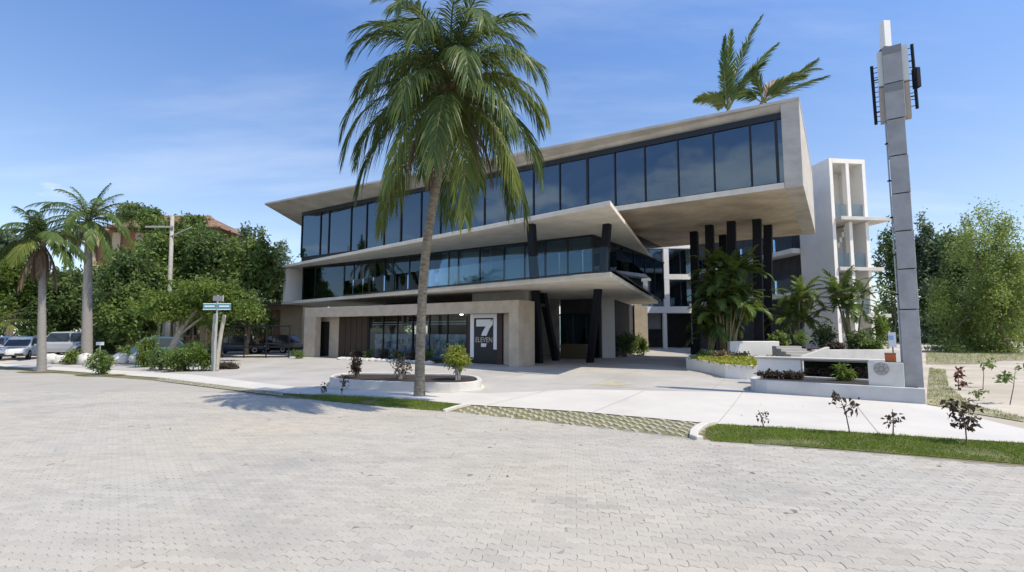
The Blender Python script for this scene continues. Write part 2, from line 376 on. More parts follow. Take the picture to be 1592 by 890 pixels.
# far surface of the road: one sheet of paver colour where the stones are too small to tell apart
def in_poly(x, y, poly):
    c = False; n = len(poly)
    for i in range(n):
        x0, y0 = poly[i][0], poly[i][1]; x1, y1 = poly[i - 1][0], poly[i - 1][1]
        if (y0 > y) != (y1 > y) and x < (x1 - x0) * (y - y0) / (y1 - y0) + x0: c = not c
    return c
PL, PW, PA = 0.25, 0.125, 0.015
rngp = random.Random(5)
def paver_outline():
    # zigzag long edges with a period of half a stone, so that rows laid half a stone apart still interlock
    xs = [PL * f for f in (0, .08, .17, .33, .42, .5, .58, .67, .83, .92, 1)]
    z = [0, PA, PA, -PA, -PA, 0, PA, PA, -PA, -PA, 0]
    bot = [(x, q) for x, q in zip(xs, z)]; top = [(x, PW + q) for x, q in zip(xs, z)]
    return bot + [(PL + PA * 0.7, PW * 0.5)] + top[::-1] + [(PA * 0.7, PW * 0.5)]
OUT = np.array(paver_outline()); CEN = np.array([PL / 2, PW / 2]); NO = len(OUT)
def ring(k):   # outline moved in by k along each corner's own normal
    n_ = np.roll(OUT, -1, 0) - np.roll(OUT, 1, 0); n_ = np.stack([-n_[:, 1], n_[:, 0]], 1); n_ /= np.linalg.norm(n_, axis=1)[:, None]
    return OUT + n_ * k
ROT = R(-7); CR, SR = math.cos(ROT), math.sin(ROT)
cells = []
rp = [(p.x, p.y) for p in far + back]
for j in range(-10, 145):
    for i in range(-92, 93):
        lx, ly = (i + 0.5 * (j % 2)) * PL, 2.6 + j * PW
        x, y = lx * CR - ly * SR, lx * SR + ly * CR
        if y < 2.2 or y > 17.5 or abs(x) > y * 1.05 + 2.5: continue
        if not in_poly(x, y - 0.12, rp) or not in_poly(x + 0.25, y + 0.15, rp): continue
        cells.append((y, lx, ly, x, y))
vis = [c for c in cells if c[4] > 4.3 and abs(c[3]) < c[4] * 1.03]
vis.sort(); near = set(id(c) for c in vis[:300])
def one_paver(lx, ly):
    t1, t2 = rngp.gauss(0, 0.006), rngp.gauss(0, 0.006); h = rngp.uniform(-0.0035, 0.0015)
    k = rngp.uniform(0.0012, 0.0034)
    vs = []
    for rr, zz in ((ring(k), -0.012), (ring(k), -0.003 + h), (ring(k + 0.003), h)):
        for px, py in rr:
            x, y = lx + px, ly + py
            vs.append((x * CR - y * SR, x * SR + y * CR, zz + (px - CEN[0]) * t1 + (py - CEN[1]) * t2 if zz > -0.01 else zz))
    return vs
def paver_faces():
    f = []
    for r_ in range(2):
        for k in range(NO): f.append((r_ * NO + k, r_ * NO + (k + 1) % NO, (r_ + 1) * NO + (k + 1) % NO, (r_ + 1) * NO + k))
    return f
PF = paver_faces(); TOPF = tuple(2 * NO + k for k in range(NO))
for c in vis[:300]:
    vs = one_paver(c[1], c[2]); cx, cy = c[3], c[4]
    me = bpy.data.meshes.new('paver'); me.from_pydata([(x - cx, y - cy, z) for x, y, z in vs], [], PF + [TOPF]); me.materials.append(M_pave)
    o = bpy.data.objects.new('paver', me); COL.objects.link(o); o.location = (cx, cy, 0); o.parent = road
big = MB()
for c in cells:
    if id(c) in near: continue
    vs = one_paver(c[1], c[2]); b = len(big.v); big.v += vs; rv = rngp.random(); big.a += [rv] * len(vs)
    big.f += [tuple(i + b for i in f) for f in PF] + [tuple(i + b for i in TOPF)]
me = bpy.data.meshes.new('paver_field'); me.from_pydata(big.v, [], big.f); me.materials.append(M_pave)
at = me.attributes.new('rnd', 'FLOAT', 'POINT'); at.data.foreach_set('value', big.a)
o = bpy.data.objects.new('paver_field', me); COL.objects.link(o); o.parent = road; o['kind'] = 'stuff'
M_pavefar = paver_mat('paver_concrete_far', tuple(c * 0.96 for c in PAVE))
# the strip of road outside the built stones
def rot_line(d):  # points of the built field's far edge
    pass
far_poly = [(-120, 17.3), (-120, 120), (-40, 120)]
pts = [p for p in far if p.y > 17.3]
fp = [(p.x, p.y) for p in pts]
c0 = None
for i in range(len(far) - 1):
    if far[i].y <= 17.3 < far[i + 1].y:
        t = (17.3 - far[i].y) / (far[i + 1].y - far[i].y); c0 = far[i].lerp(far[i + 1], t)
sheet('road_far', [(c0.x, c0.y)] + fp + [(-110, 17.3)], M_pavefar, -0.004)

# pavement and forecourt
M_walk = mat('pavement_concrete', (0.54, 0.515, 0.475), 0.85, 0.08, 0.5, 0.1, 40, col2=(0.58, 0.555, 0.51))
M_stain = mat('leaf_stain', (0.40, 0.36, 0.25), 0.9, 0.25, 3)
M_drive = mat('driveway_concrete', (0.375, 0.36, 0.335), 0.85, 0.12, 0.35, 0.12, 40, col2=(0.455, 0.435, 0.405))
vb_px = [(1592, 690), (1400, 678), (1300, 671), (1112, 660), (905, 641), (730, 630), (640, 622), (440, 612), (250, 588), (0, 570)]
vb = [G(*p) for p in vb_px]
vb0 = vb[0] + Vector((-RD[0], -RD[1], 0)) * 30; vb1 = vb[-1] + Vector((RD[0], RD[1], 0)) * 40
fr_px = [(1592, 668), (1441, 630), (1167, 611), (900, 606), (760, 612), (500, 606), (440, 600), (300, 583), (0, 566)]
fr = [G(*p) for p in fr_px]
fr0 = fr[0] + Vector((-RD[0], -RD[1], 0)) * 30; fr1 = fr[-1] + Vector((RD[0], RD[1], 0)) * 40
sheet('pavement', [(p.x, p.y) for p in [vb0] + vb + [vb1] + [fr1] + fr[::-1] + [fr0]], M_walk, 0.012)
dv = [G(1441, 630), G(1167, 611), G(900, 606), G(760, 612), G(500, 606), G(440, 600), G(300, 583), G(0, 566)]
bk = [FW(60, 2, 0), FW(20, 3, 0), FW(10, 45, 0), FW(-12, 45, 0), P(1400, 540, 31), P(1420, 540, 18)]
sheet('forecourt', [(p.x, p.y) for p in dv + bk], M_drive, 0.006)
def strip(mb, p0, p1, w, dz, n=10):
    d = (p1 - p0); d.z = 0; d.normalize(); q = Vector((-d.y, d.x, 0)) * w * .5
    for k in range(n):
        a_, b_ = p0.lerp(p1, k / n), p0.lerp(p1, (k + 1) / n); vs = [a_ - q, b_ - q, b_ + q, a_ + q]
        mb.add([(v.x, v.y, gh(v.x, v.y) + dz) for v in vs], [(0, 1, 2, 3)])
M_sj = mat('slab_joint', (0.27, 0.26, 0.24), 0.95, 0.3, 4)
jm = MB(); wpoly = [(p.x, p.y) for p in [vb0] + vb + [vb1] + [fr1] + fr[::-1] + [fr0]]; dpoly = [(p.x, p.y) for p in dv + bk]
for k in range(-16, 20):
    r_ = k * 3.0; qq = [q_ * .1 for q_ in range(0, 90) if in_poly(*rq(r_, q_ * .1)[:2], wpoly)]
    if len(qq) > 3: strip(jm, rq(r_, qq[0]), rq(r_, qq[-1]), .014, .016, 4)
for k in range(-7, 9):
    r_ = k * 4.2 + 1; qq = [q_ * .2 for q_ in range(0, 75) if in_poly(*rq(r_, q_ * .2)[:2], dpoly)]
    if len(qq) > 3: strip(jm, rq(r_, qq[0]), rq(r_, qq[-1]), .016, .0105, 12)
for q_ in (7.5, 11.5):
    rr_ = [r_ * .25 for r_ in range(-70, 150) if in_poly(*rq(r_ * .25, q_)[:2], dpoly)]
    if rr_: strip(jm, rq(rr_[0], q_), rq(rr_[-1], q_), .016, .0105, 20)
struct(jm.build('slab_joints', M_sj))
sc_ = G(950, 597); rs_ = random.Random(4)
sheet('dry_stain', [(sc_.x + math.cos(k * .45) * (.75 + rs_.uniform(-.2, .3)), sc_.y + math.sin(k * .45) * (.55 + rs_.uniform(-.2, .25))) for k in range(14)], M_stain, .011)
# everything between verge kerb line and road edge: soil strip
M_verge = mat('verge_soil', (0.16, 0.14, 0.07), 1.0, 0.3, 3, 0.4, 20)
sheet('verge', [(p.x, p.y) for p in [e0] + road_edge + [e1] + [vb1] + vb[::-1] + [vb0]], M_verge, -0.006)

# ---- grass, turf pavers, kerbs
M_grass = leafmat('grass_blade', (0.065, 0.125, 0.012), (0.20, 0.27, 0.045), 0.3, 0.6)
M_turf = mat('turf_ground', (0.09, 0.135, 0.028), 1.0, 0.3, 2.2, 0.5, 60, col2=(0.20, 0.18, 0.08), detail=8)
def grass(name, poly, dens, hmin, hmax, seed, dz=0.0, m=None, label='short green lawn grass'):
    rs = np.random.RandomState(seed); P_ = np.array([(p[0], p[1]) for p in poly]); lo, hi = P_.min(0), P_.max(0)
    n = int((hi[0] - lo[0]) * (hi[1] - lo[1]) * dens)
    x = rs.uniform(lo[0], hi[0], n); y = rs.uniform(lo[1], hi[1], n)
    ins = np.zeros(n, bool); k = len(P_)
    for i in range(k):
        x0, y0 = P_[i]; x1, y1 = P_[i - 1]
        c = ((y0 > y) != (y1 > y)) & (x < (x1 - x0) * (y - y0) / (y1 - y0 + 1e-12) + x0); ins ^= c
    x, y = x[ins], y[ins]; n = len(x)
    pn = np.array([noise.noise(Vector((a_ * 1.3, b_ * 1.3, seed))) for a_, b_ in zip(x, y)])
    h = rs.uniform(hmin, hmax, n) * (1 + 0.5 * pn); th = rs.uniform(0, 2 * np.pi, n); w = rs.uniform(0.004, 0.009, n)
    z = np.array([gh(a_, b_) for a_, b_ in zip(x, y)]) + dz
    dx, dy = np.cos(th) * w, np.sin(th) * w; lx, ly = rs.normal(0, 0.5, n) * h, rs.normal(0, 0.5, n) * h
    V = np.stack([np.stack([x - dx, y - dy, z], 1), np.stack([x + dx, y + dy, z], 1), np.stack([x + lx, y + ly, z + h], 1)], 1).reshape(-1, 3)
    F = np.arange(3 * n).reshape(-1, 3)
    kp = (pn + rs.uniform(-.35, .35, n)) > -0.42; x, y, h, z, dx, dy, lx, ly, pn = (q_[kp] for q_ in (x, y, h, z, dx, dy, lx, ly, pn)); n = len(x)
    V = np.stack([np.stack([x - dx, y - dy, z], 1), np.stack([x + dx, y + dy, z], 1), np.stack([x + lx, y + ly, z + h], 1)], 1).reshape(-1, 3)
    F = np.arange(3 * n).reshape(-1, 3)
    rnd = np.repeat(np.clip(0.35 + 0.7 * pn + rs.uniform(-0.2, 0.25, n), 0, 1), 3)
    o = raw(name, V, F, m or M_grass, None, rnd); tag(o, label, None, None, 'stuff'); return o
rg_px = [(1106, 686), (1096, 676), (1100, 667), (1118, 661), (1200, 664), (1300, 671), (1400, 678), (1592, 690)]
rg = [G(*p) for p in rg_px]; rgb = [G(*p) for p in [(1592, 722), (1400, 706), (1240, 694)]]
ex = Vector((-RD[0], -RD[1], 0)) * 8
rgp = rg + [rg[-1] + ex, rgb[0] + ex] + rgb
sheet('lawn_base', [(p.x, p.y) for p in rgp], M_turf, 0.004)
o = grass('grass', rgp, 2600, 0.02, 0.055, 1, 0.0, None, 'green mown grass verge along the right of the road'); o['category'] = 'grass'
lg_px = [(440, 613), (520, 614), (640, 621), (716, 630), (690, 640), (600, 633), (500, 623)]
lgp = [G(*p) for p in lg_px]
sheet('lawn_base', [(p.x, p.y) for p in lgp], M_turf, 0.004)
o = grass('grass', lgp, 2000, 0.02, 0.06, 2, 0.0, None, 'strip of grass round the foot of the tall coconut palm'); o['category'] = 'grass'
# kerbs
def kerb(pxs, label, w=0.16):
    pts = [G(*p) for p in pxs]; t = thing('kerb', pts[len(pts) // 2], label, 'kerb')
    m = MB(); m.wall([(p.x, p.y) for p in pts], w, -0.02, 0.07); m.build('kerb_stone', M_walk, t, bevel=0.012)
kerb([(1094, 684), (1085, 681), (1086, 674), (1093, 667), (1103, 662), (1118, 659)], 'curved white kerb at the tip of the right grass verge')
kerb([(693, 641), (712, 635), (733, 630)], 'short white kerb between left grass strip and turf pavers', 0.09)
# turf paver grid between the two verges
tg = [G(*p) for p in [(700, 641), (736, 631), (905, 642), (1098, 659), (1083, 681), (900, 661), (760, 646)]]
tgrid = sheet('turf_paving', [(p.x, p.y) for p in tg], mat('worn_turf_base', (0.17, 0.17, 0.08), 1.0, 0.3, 4, 0.5, 40, col2=(0.28, 0.26, 0.15)), -0.002)
o = grass('grass', tg, 300, 0.012, 0.028, 3, 0.0, None, 'thin yellowish grass in the gaps of the turf pavers'); o['category'] = 'grass'
M_tp = paver_mat('turf_paver_concrete', (0.40, 0.37, 0.29))
mbp = MB(); mbp.hexa([(-0.16, -0.05, -0.02), (0.16, -0.05, -0.02), (0.16, 0.05, -0.02), (-0.16, 0.05, -0.02), (-0.145, -0.037, 0.016), (0.145, -0.037, 0.016), (0.145, 0.037, 0.016), (-0.145, 0.037, 0.016)])
cnt = 0; proto = None; tpoly = [(p.x, p.y) for p in tg]; rest = MB()
cand = []
for i in range(-50, 50):
    for j in range(-60, 60):
        c = rq(4.5 + i * 0.235 + j * 0.0, 0.7 + j * 0.17); cx = c.x; cy = c.y
        if (i + j) % 2: continue
        if in_poly(cx, cy, tpoly): cand.append((cy, cx))
cand.sort(); ang = math.atan2(-QD[1], -QD[0]) + R(38)
for k, (cy, cx) in enumerate(cand):
    if k < 300:
        if proto is None: proto = mbp.build('turf_paver', M_tp, None); o = proto
        else: o = bpy.data.objects.new('turf_paver', proto.data); COL.objects.link(o)
        o.parent = tgrid; o.location = (cx, cy, rngp.uniform(-0.006, 0.004)); o.rotation_euler = (0, 0, ang + rngp.uniform(-0.06, 0.06))
    else:
        rest.obox((cx, cy), (math.cos(ang), math.sin(ang)), 0.15, 0.045, -0.02, 0.014)
if rest.v:
    o = rest.build('turf_paver_field', M_tp, tgrid); o['kind'] = 'stuff'
# worn turf strip further left along the road
ws = [G(*p) for p in [(440, 617), (440, 611), (330, 598), (250, 588), (240, 592)]]
sheet('worn_verge', [(p.x, p.y) for p in ws], mat('worn_turf', (0.24, 0.22, 0.13), 1.0, 0.3, 5, 0.4, 30, col2=(0.4, 0.37, 0.3)), 0.016)
o = grass('grass', ws, 260, 0.015, 0.035, 4, 0.012, None, 'sparse yellow grass on the worn verge left of the palm'); o['category'] = 'grass'

rs = np.random.RandomState(31); C = []
for k in range(260):
    r_, q_ = rs.uniform(-8, 14), rs.normal(0.1, .5) if k % 3 else rs.uniform(-5, 6); p = rq(r_, q_, .02); C.append((p.x, p.y, p.z + .01))
V, F = leaf_cloud0(np.array(C), .05, rs); o = raw('leaf_litter', V, F, mat('dead_leaf', (0.12, 0.085, 0.05), 0.9, 0.4, 20), None); tag(o, 'scattered dead leaves along the kerbs and pavement', 'leaf litter', None, 'stuff')
# ================================================================ OFFICE BUILDING
Z2, Z2S, ZC, ZCS = 4.65, 4.41, 7.90, 7.67      # level-2 slab top/soffit, canopy top/soffit
ZB, ZF, ZG, ZR = 8.6, 8.88, 11.95, 12.75       # box underside, level-3 floor, glass head, roof top
B = thing('office_building', FW(0, 0, RISE), 'modern concrete office building with stacked glass floors and sharp cantilevered slabs', 'building')
SL = {'tip': (-7.7, -4.36), 'L': (26.0, 1.4), 'RB': (-2.9, 18.2), 'LB': (26.0, 18.2)}
CL_ = {'tip': (-7.62, -4.1), 'L': (25.85, 1.15), 'RB': (-2.87, 18.2), 'LB': (25.85, 18.2)}
def swp(pts): return [FW(s_, w_, 0) for s_, w_ in pts]
MB().prism(swp([SL['tip'], SL['RB'], SL['LB'], SL['L']]), Z2S, Z2).build('floor_slab', M_concL, B, bevel=0.012)
MB().prism(swp([CL_['tip'], CL_['RB'], CL_['LB'], CL_['L']]), ZCS, ZC).build('canopy_slab', M_concL, B, bevel=0.012)
# end wall of the middle storey
def lerp2(a_, b_, t): return (a_[0] + (b_[0] - a_[0]) * t, a_[1] + (b_[1] - a_[1]) * t)
MB().fbox(25.45, 25.82, 1.45, 14, Z2 + .003, ZCS - .003).build('end_wall', M_white, B)
# top storey: box slab, roof, right wall
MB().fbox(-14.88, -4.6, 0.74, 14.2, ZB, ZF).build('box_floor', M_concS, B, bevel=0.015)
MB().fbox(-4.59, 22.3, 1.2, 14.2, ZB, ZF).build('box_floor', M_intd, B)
MB().fbox(-14.14, -5.0, 0.715, 0.738, ZB + 0.005, ZF - 0.004).build('floor_fascia', M_concL, B)
MB().fbox(-14.9, -14.15, 0.70, 13.6, ZB - 0.004, 12.60).build('side_wall', M_conc, B, bevel=0.015)
ro = [(-14.92, 0.68), (24.0, -1.7), (30.5, 7.0), (30.5, 16), (-14.92, 13.8)]
ri = [(-13.9, 1.0), (22.6, 0.95), (27.8, 9.5), (27.8, 14), (-13.9, 13.2)]
n = 5; vs = [FW(a_, b_, ZR) for a_, b_ in ro] + [FW(a_, b_, ZR - 0.13) for a_, b_ in ro] + [FW(a_, b_, ZG + 0.27) for a_, b_ in ri]
MB().add(vs, [tuple(range(n)), tuple(range(3 * n - 1, 2 * n - 1, -1))] + [(i, (i + 1) % n, n + (i + 1) % n, n + i) for i in range(n)] + [(n + i, n + (i + 1) % n, 2 * n + (i + 1) % n, 2 * n + i) for i in range(n)]).build('roof', M_conc, B)
# upper glass
WU = 0.9
up_px = [470, 501, 514, 548, 572, 599, 625, 656, 686, 719, 754, 789, 830, 871, 914, 957, 1004, 1056, 1112, 1170, 1211, 1222]
us = [s_at(p, WU, 300) for p in up_px]; us[0] = 22.5
MB().fbox(us[-1], us[0], WU - 0.10, WU + 0.10, ZG, ZG + 0.30).build('head_beam', M_frame, B)
MB().fbox(us[-1], -4.7, WU - 0.05, WU + 0.05, ZF + .002, ZF + 0.06).build('sill_rail', M_frame, B)
ZLO = 8.36
MB().fbox(-4.58, us[0], WU - 0.05, WU + 0.05, ZLO - .06, ZLO).build('sill_rail', M_frame, B)
MB().fbox(-4.58, 22.5, WU + 0.0, WU + 0.12, ZC + 0.01, ZLO - 0.063).build('spandrel', M_frame, B)
for i, s_ in enumerate(us):
    wd = 0.035 if i not in (6, 14, 20) else 0.06
    MB().fbox(s_ - wd, s_ + wd, WU - 0.09, WU + 0.06, (ZF + 0.062) if s_ < -4.6 else ZLO + .002, ZG - 0.002).build('mullion', M_frame, B)
for i in range(len(us) - 1):
    a_, b_ = us[i + 1] + 0.05, us[i] - 0.05
    MB().fbox(a_, b_, WU - 0.012, WU + 0.012, (ZF + 0.065) if b_ < -4.5 else ZLO + .004, ZG - 0.004).build('window_pane', M_glassU, B)
# left side glass of the top storey
sd0, sd1 = Vector((22.5, 0.9)), Vector((27.6, 9.3))
npan = 5
for k in range(npan):
    p0, p1 = sd0.lerp(sd1, k / npan), sd0.lerp(sd1, (k + 1) / npan); e = (p1 - p0).normalized() * 0.05; q0, q1 = p0 + e, p1 - e; nn = Vector((-e.y, e.x)).normalized() * 0.012
    pl = [(q0 - nn), (q1 - nn), (q1 + nn), (q0 + nn)]
    MB().prism([FW(x.x, x.y, 0) for x in pl], ZF + 0.065, ZG - 0.004).build('window_pane', M_glassC, B)
    c = FW(p1.x, p1.y, 0); MB().obox((c.x, c.y), FA, 0.05, 0.05, ZF + 0.003, ZG + 0.2).build('mullion', M_frame, B)
MB().prism(swp([(22.4, 1.2), (27.9, 9.6), (27.9, 14), (20, 14), (20, 1.2)]), ZF - 0.27, ZF - 0.004).build('corner_floor', M_concL, B)
# interior of the top storey
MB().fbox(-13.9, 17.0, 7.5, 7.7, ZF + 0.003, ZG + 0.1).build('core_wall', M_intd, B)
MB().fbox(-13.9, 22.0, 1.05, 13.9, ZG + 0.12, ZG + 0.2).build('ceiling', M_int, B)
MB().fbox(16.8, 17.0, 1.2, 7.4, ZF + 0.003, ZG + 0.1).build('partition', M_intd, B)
for s_ in (3.2, 6.9, -3.0, -8.2):
    MB().fbox(s_, s_ + 0.12, 1.6, 7.4, ZF + 0.003, ZG + 0.1).build('partition', M_int, B)
def curtain(s0, s1, w, z0, z1, par):
    m = MB(); nf = max(6, int(abs(s1 - s0) / 0.07)); top = []
    for k in range(nf + 1):
        t = k / nf; top.append((s0 + (s1 - s0) * t, w + 0.05 * (1 if k % 2 else -1)))
    for k in range(nf):
        (a0, b0), (a1, b1) = top[k], top[k + 1]
        m.add([FW(a0, b0, z0), FW(a1, b1, z0), FW(a1, b1, z1), FW(a0, b0, z1)], [(0, 1, 2, 3)])
    return m.build('curtain', M_curt, par)
for i, (f0, f1) in {9: (0.1, 0.5), 11: (0.5, 1), 13: (0.55, 1)}.items():
    s0, s1 = us[i], us[i + 1]; curtain(s0 + (s1 - s0) * f0, s0 + (s1 - s0) * f1, WU + 0.35, ZF + 0.1, ZG - 0.1, B)
# desks and cabinets seen through the panes of the top storey
for s_, w_ in ((20.3, 3.2), (18.0, 2.6), (14.8, 3.0), (11.5, 2.5), (8.6, 2.6), (1.2, 2.4), (-1.0, 2.6)):
    MB().fbox(s_ - 0.8, s_ + 0.8, w_, w_ + 0.7, ZF + 0.7, ZF + 0.75).fbox(s_ - 0.75, s_ - 0.7, w_, w_ + 0.7, ZF + .003, ZF + 0.7).fbox(s_ + 0.7, s_ + 0.75, w_, w_ + 0.7, ZF + .003, ZF + 0.7).build('desk', M_int, B)
# middle storey glass
WM = 1.8
md_px = [472, 491, 536, 551, 584, 598, 611, 637, 666, 698, 713, 746, 784, 816, 848, 883, 922]
ms = [s_at(p, WM, 420) for p in md_px]
ZM = ZCS - 0.12
for i, s_ in enumerate(ms):
    wd = 0.05 if i in (2, 6, 11, 14) else 0.035
    MB().fbox(s_ - wd, s_ + wd, WM - 0.06, WM + 0.06, Z2 + 0.062, ZM - 0.002).build('mullion', M_frame, B)
MB().fbox(ms[-1] - .05, ms[0] + .05, WM - 0.07, WM + 0.07, ZM, ZCS - 0.004).build('head_beam', M_frame, B)
MB().fbox(ms[-1] - .05, ms[0] + .05, WM - 0.05, WM + 0.05, Z2 + 0.003, Z2 + 0.06).build('sill_rail', M_frame, B)
for i in range(len(ms) - 1):
    MB().fbox(ms[i + 1] + 0.045, ms[i] - 0.045, WM - 0.012, WM + 0.012, Z2 + 0.065, ZM - 0.004).build('window_pane', M_glassM, B)
for i, (f0, f1) in {6: (0.1, 1.0), 7: (0, 0.5), 10: (0.05, 1), 12: (0, 1), 4: (0.3, 0.8), 13: (0, .5)}.items():
    s0, s1 = ms[i], ms[i + 1]; curtain(s0 + (s1 - s0) * f0, s0 + (s1 - s0) * f1, WM + 0.3, Z2 + 0.1, ZM - 0.05, B)
MB().fbox(-2.0, 25.5, 7.4, 7.6, Z2 + 0.003, ZCS - 0.003).build('core_wall', mat('core_grey', (0.16, 0.16, 0.15), 0.8, 0.2, 1.0), B)
for s_ in (20.0, 13.4, 8.2, 3.4, -0.8):
    MB().fbox(s_, s_ + 0.1, 2.2, 7.3, Z2 + 0.003, ZCS - 0.003).build('partition', M_int, B)
# right return of the middle storey glass
sc = ms[-1]
for k in range(6):
    w0, w1 = WM + 0.08 + k * 2.3, WM + 0.08 + (k + 1) * 2.3
    MB().fbox(sc - 0.012, sc + 0.012, w0 + 0.05, w1 - 0.05, Z2 + 0.065, ZM - 0.004).build('window_pane', M_glassM, B)
    MB().fbox(sc - 0.06, sc + 0.06, w1 - 0.04, w1 + 0.04, Z2 + 0.003, ZM).build('mullion', M_frame, B)
MB().fbox(sc - 0.07, sc + 0.07, WM + 0.075, 15.9, ZM + .001, ZCS - 0.004).build('head_beam', M_frame, B)
# glass balustrade along the slab edge, to the right of the end room and down the right side
def edge_pt(a_, b_, t, inset): 
    p = Vector(a_).lerp(Vector(b_), t); d = (Vector(b_) - Vector(a_)).normalized(); return p + Vector((-d.y, d.x)) * inset
t_, L_, rb_ = SL['tip'], SL['L'], SL['RB']
def rail(a_, b_, n_, inset):
    for k in range(n_):
        p0, p1 = edge_pt(a_, b_, k / n_, inset), edge_pt(a_, b_, (k + 1) / n_, inset); e = (p1 - p0).normalized() * 0.012; q = Vector((-e.y, e.x))
        MB().prism([FW(*v, 0) for v in (p0 + e - q * .5, p1 - e - q * .5, p1 - e + q * .5, p0 + e + q * .5)], Z2 + 0.07, Z2 + 1.1).build('balustrade_pane', M_glassC, B)
    p0, p1 = edge_pt(a_, b_, 0, inset), edge_pt(a_, b_, 1, inset); e = (p1 - p0).normalized(); q = Vector((-e.y, e.x)) * 0.03
    MB().prism([FW(*v, 0) for v in (p0 - q, p1 - q, p1 + q, p0 + q)], Z2 + 0.003, Z2 + 0.072).build('balustrade_shoe', M_frame, B)
tq = max(0.0, min(1.0, (L_[0] - s_at(552, .3, 440)) / (L_[0] - t_[0])))
rail(lerp2(L_, t_, tq), t_, 17, 0.22); rail(t_, rb_, 13, 0.22)
# ground-floor wing
ZW = 3.78; WG = -1.65; g0 = RISE - 0.05
sLw, sRw = s_at(475, WG), s_at(806, WG, 520)
sl_in, sr_in = s_at(492, WG), s_at(791, WG, 520)
MB().fbox(sRw, sLw, WG, WG + 0.5, 3.08, ZW).build('lintel', M_wall, B, bevel=0.01)
MB().fbox(sl_in, sLw, WG, WG + 0.5, g0, 3.078).build('pier', M_wall, B, bevel=0.01)
MB().fbox(sRw, sr_in, WG, WG + 0.5, g0, 3.078).build('pier', M_wall, B, bevel=0.01)
WSD = 0.0
for k_ in range(60):
    WSD += 0.05; q_ = FW(sRw, WSD, 0)
    if 796 + FPX * q_.x / q_.y * 1.004 > 831: break
MB().fbox(sRw, sRw + 0.3, WG + 0.505, WSD, g0, ZW).build('side_wall', M_wall, B)
MB().fbox(sLw - 0.3, sLw, WG + 0.505, 8.5, g0, ZW).build('side_wall', M_wall, B)
MB().fbox(sRw + .31, sLw - .31, WG + 0.51, 1.9, 3.55, 3.72).build('wing_roof', M_intd, B)
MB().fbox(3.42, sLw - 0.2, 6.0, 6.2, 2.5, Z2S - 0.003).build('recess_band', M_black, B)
# storefront
WS = WG + 1.0
def z_at(px, py, w):
    r = ray(px, py); t = (FO[0] * FN[0] + FO[1] * FN[1] + w) / (r[0] * FN[0] + r[1] * FN[1]); return CAMH + r[2] * t
def sp(px, w=WS): return s_at(px, w, 520)
g1 = RISE + 0.012
MB().fbox(sp(527), sLw - 0.31, WS, WS + 0.15, g1, 3.54).build('shop_wall', M_wall, B)
lo = MB().fbox(sp(512), sp(494), WS - 0.06, WS - 0.003, g1 + .05, 2.75).build('louver_door', M_frame, B)
for k in range(14):
    z = g1 + 0.2 + k * 0.17; MB().fbox(sp(510), sp(496), WS - 0.10, WS - 0.062, z, z + 0.06).build('louver_slat', M_wood, lo)
MB().fbox(sp(573), sp(527.5), WS - 0.05, WS + 0.1, g1, 3.54).build('timber_panel', M_wood, B)
for k in range(5):
    px = 530 + k * 8.6; MB().fbox(sp(px + 7.9), sp(px), WS - 0.085, WS - 0.052, g1 + .04, 3.5).build('timber_board', M_wood, B)
wpx = [574, 596, 618, 642, 668, 696, 726]
for i in range(len(wpx) - 1):
    MB().fbox(sp(wpx[i + 1]) + 0.03, sp(wpx[i]) - 0.03, WS - 0.01, WS + 0.01, g1 + 0.12, 3.5).build('shop_window', M_glassS, B)
for p in wpx: MB().fbox(sp(p) - 0.03, sp(p) + 0.03, WS - 0.06, WS + 0.04, g1, 3.52).build('mullion', M_frame, B)
MB().fbox(sp(726), sp(574), WS - 0.07, WS + 0.05, g1, g1 + 0.115).build('sill_rail', M_frame, B)
for z0, z1, nm, c in ((3.0, 3.24, 'orange_stripe', (0.36, 0.16, 0.07)), (2.78, 2.92, 'brown_stripe', (0.12, 0.05, 0.03)), (2.62, 2.70, 'white_stripe', (0.55, 0.54, 0.50)), (2.46, 2.54, 'white_stripe', (0.55, 0.54, 0.50))):
    MB().fbox(sp(724), sp(576), WS + 0.10, WS + 0.13, z0, z1).build(nm, mat(nm, c, 0.6), B)
lb = MB().fbox(sp(634), sp(623), WS + 0.06, WS + 0.09, 2.45, 3.22).build('sign_panel', mat('sign_grey', (0.35, 0.34, 0.31), 0.6), B)
MB().fbox(sp(631), sp(626), WS + 0.045, WS + 0.058, 2.6, 3.1).build('sign_mark', mat('sign_brown', (0.1, 0.05, 0.03), 0.6), lb)
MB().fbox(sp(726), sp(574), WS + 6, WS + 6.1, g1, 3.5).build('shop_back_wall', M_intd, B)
MB().fbox(sp(640), sp(577), WS + 0.35, WS + 0.5, g1 + .1, 1.85).build('window_poster', mat('poster_blue', (0.36, 0.48, 0.58), 0.6, 0.35, 3.0, col2=(0.72, 0.79, 0.82)), B)
MB().fbox(sp(724), sp(655), WS + 0.35, WS + 0.5, g1 + .1, 1.85).build('window_poster', mat('poster_blue', (0, 0, 0)), B)
rngs = random.Random(3)
goods_cols = [(0.65, 0.65, 0.6), (0.3, 0.45, 0.6), (0.2, 0.42, 0.25), (0.62, 0.5, 0.3), (0.25, 0.28, 0.42)]
for k in range(30):
    px = 579 + k * 4.9
    if 638 < px < 657: continue
    h_ = rngs.uniform(0.15, 0.5); z = g1 + 0.5 + rngs.choice((0, 0.35, .7)) * 0.8; c = goods_cols[k % 5]
    MB().fbox(sp(px + 3.6), sp(px), WS + 0.20, WS + 0.34, z, z + h_).build('shelf_goods', mat('goods_%d' % (k % 5), c, 0.6), B)
MB().fbox(sp(641), sp(638), WS + 0.1, WS + 0.2, g1 + .1, 2.6).build('green_post', mat('post_green', (0.05, 0.14, 0.07), 0.6), B)
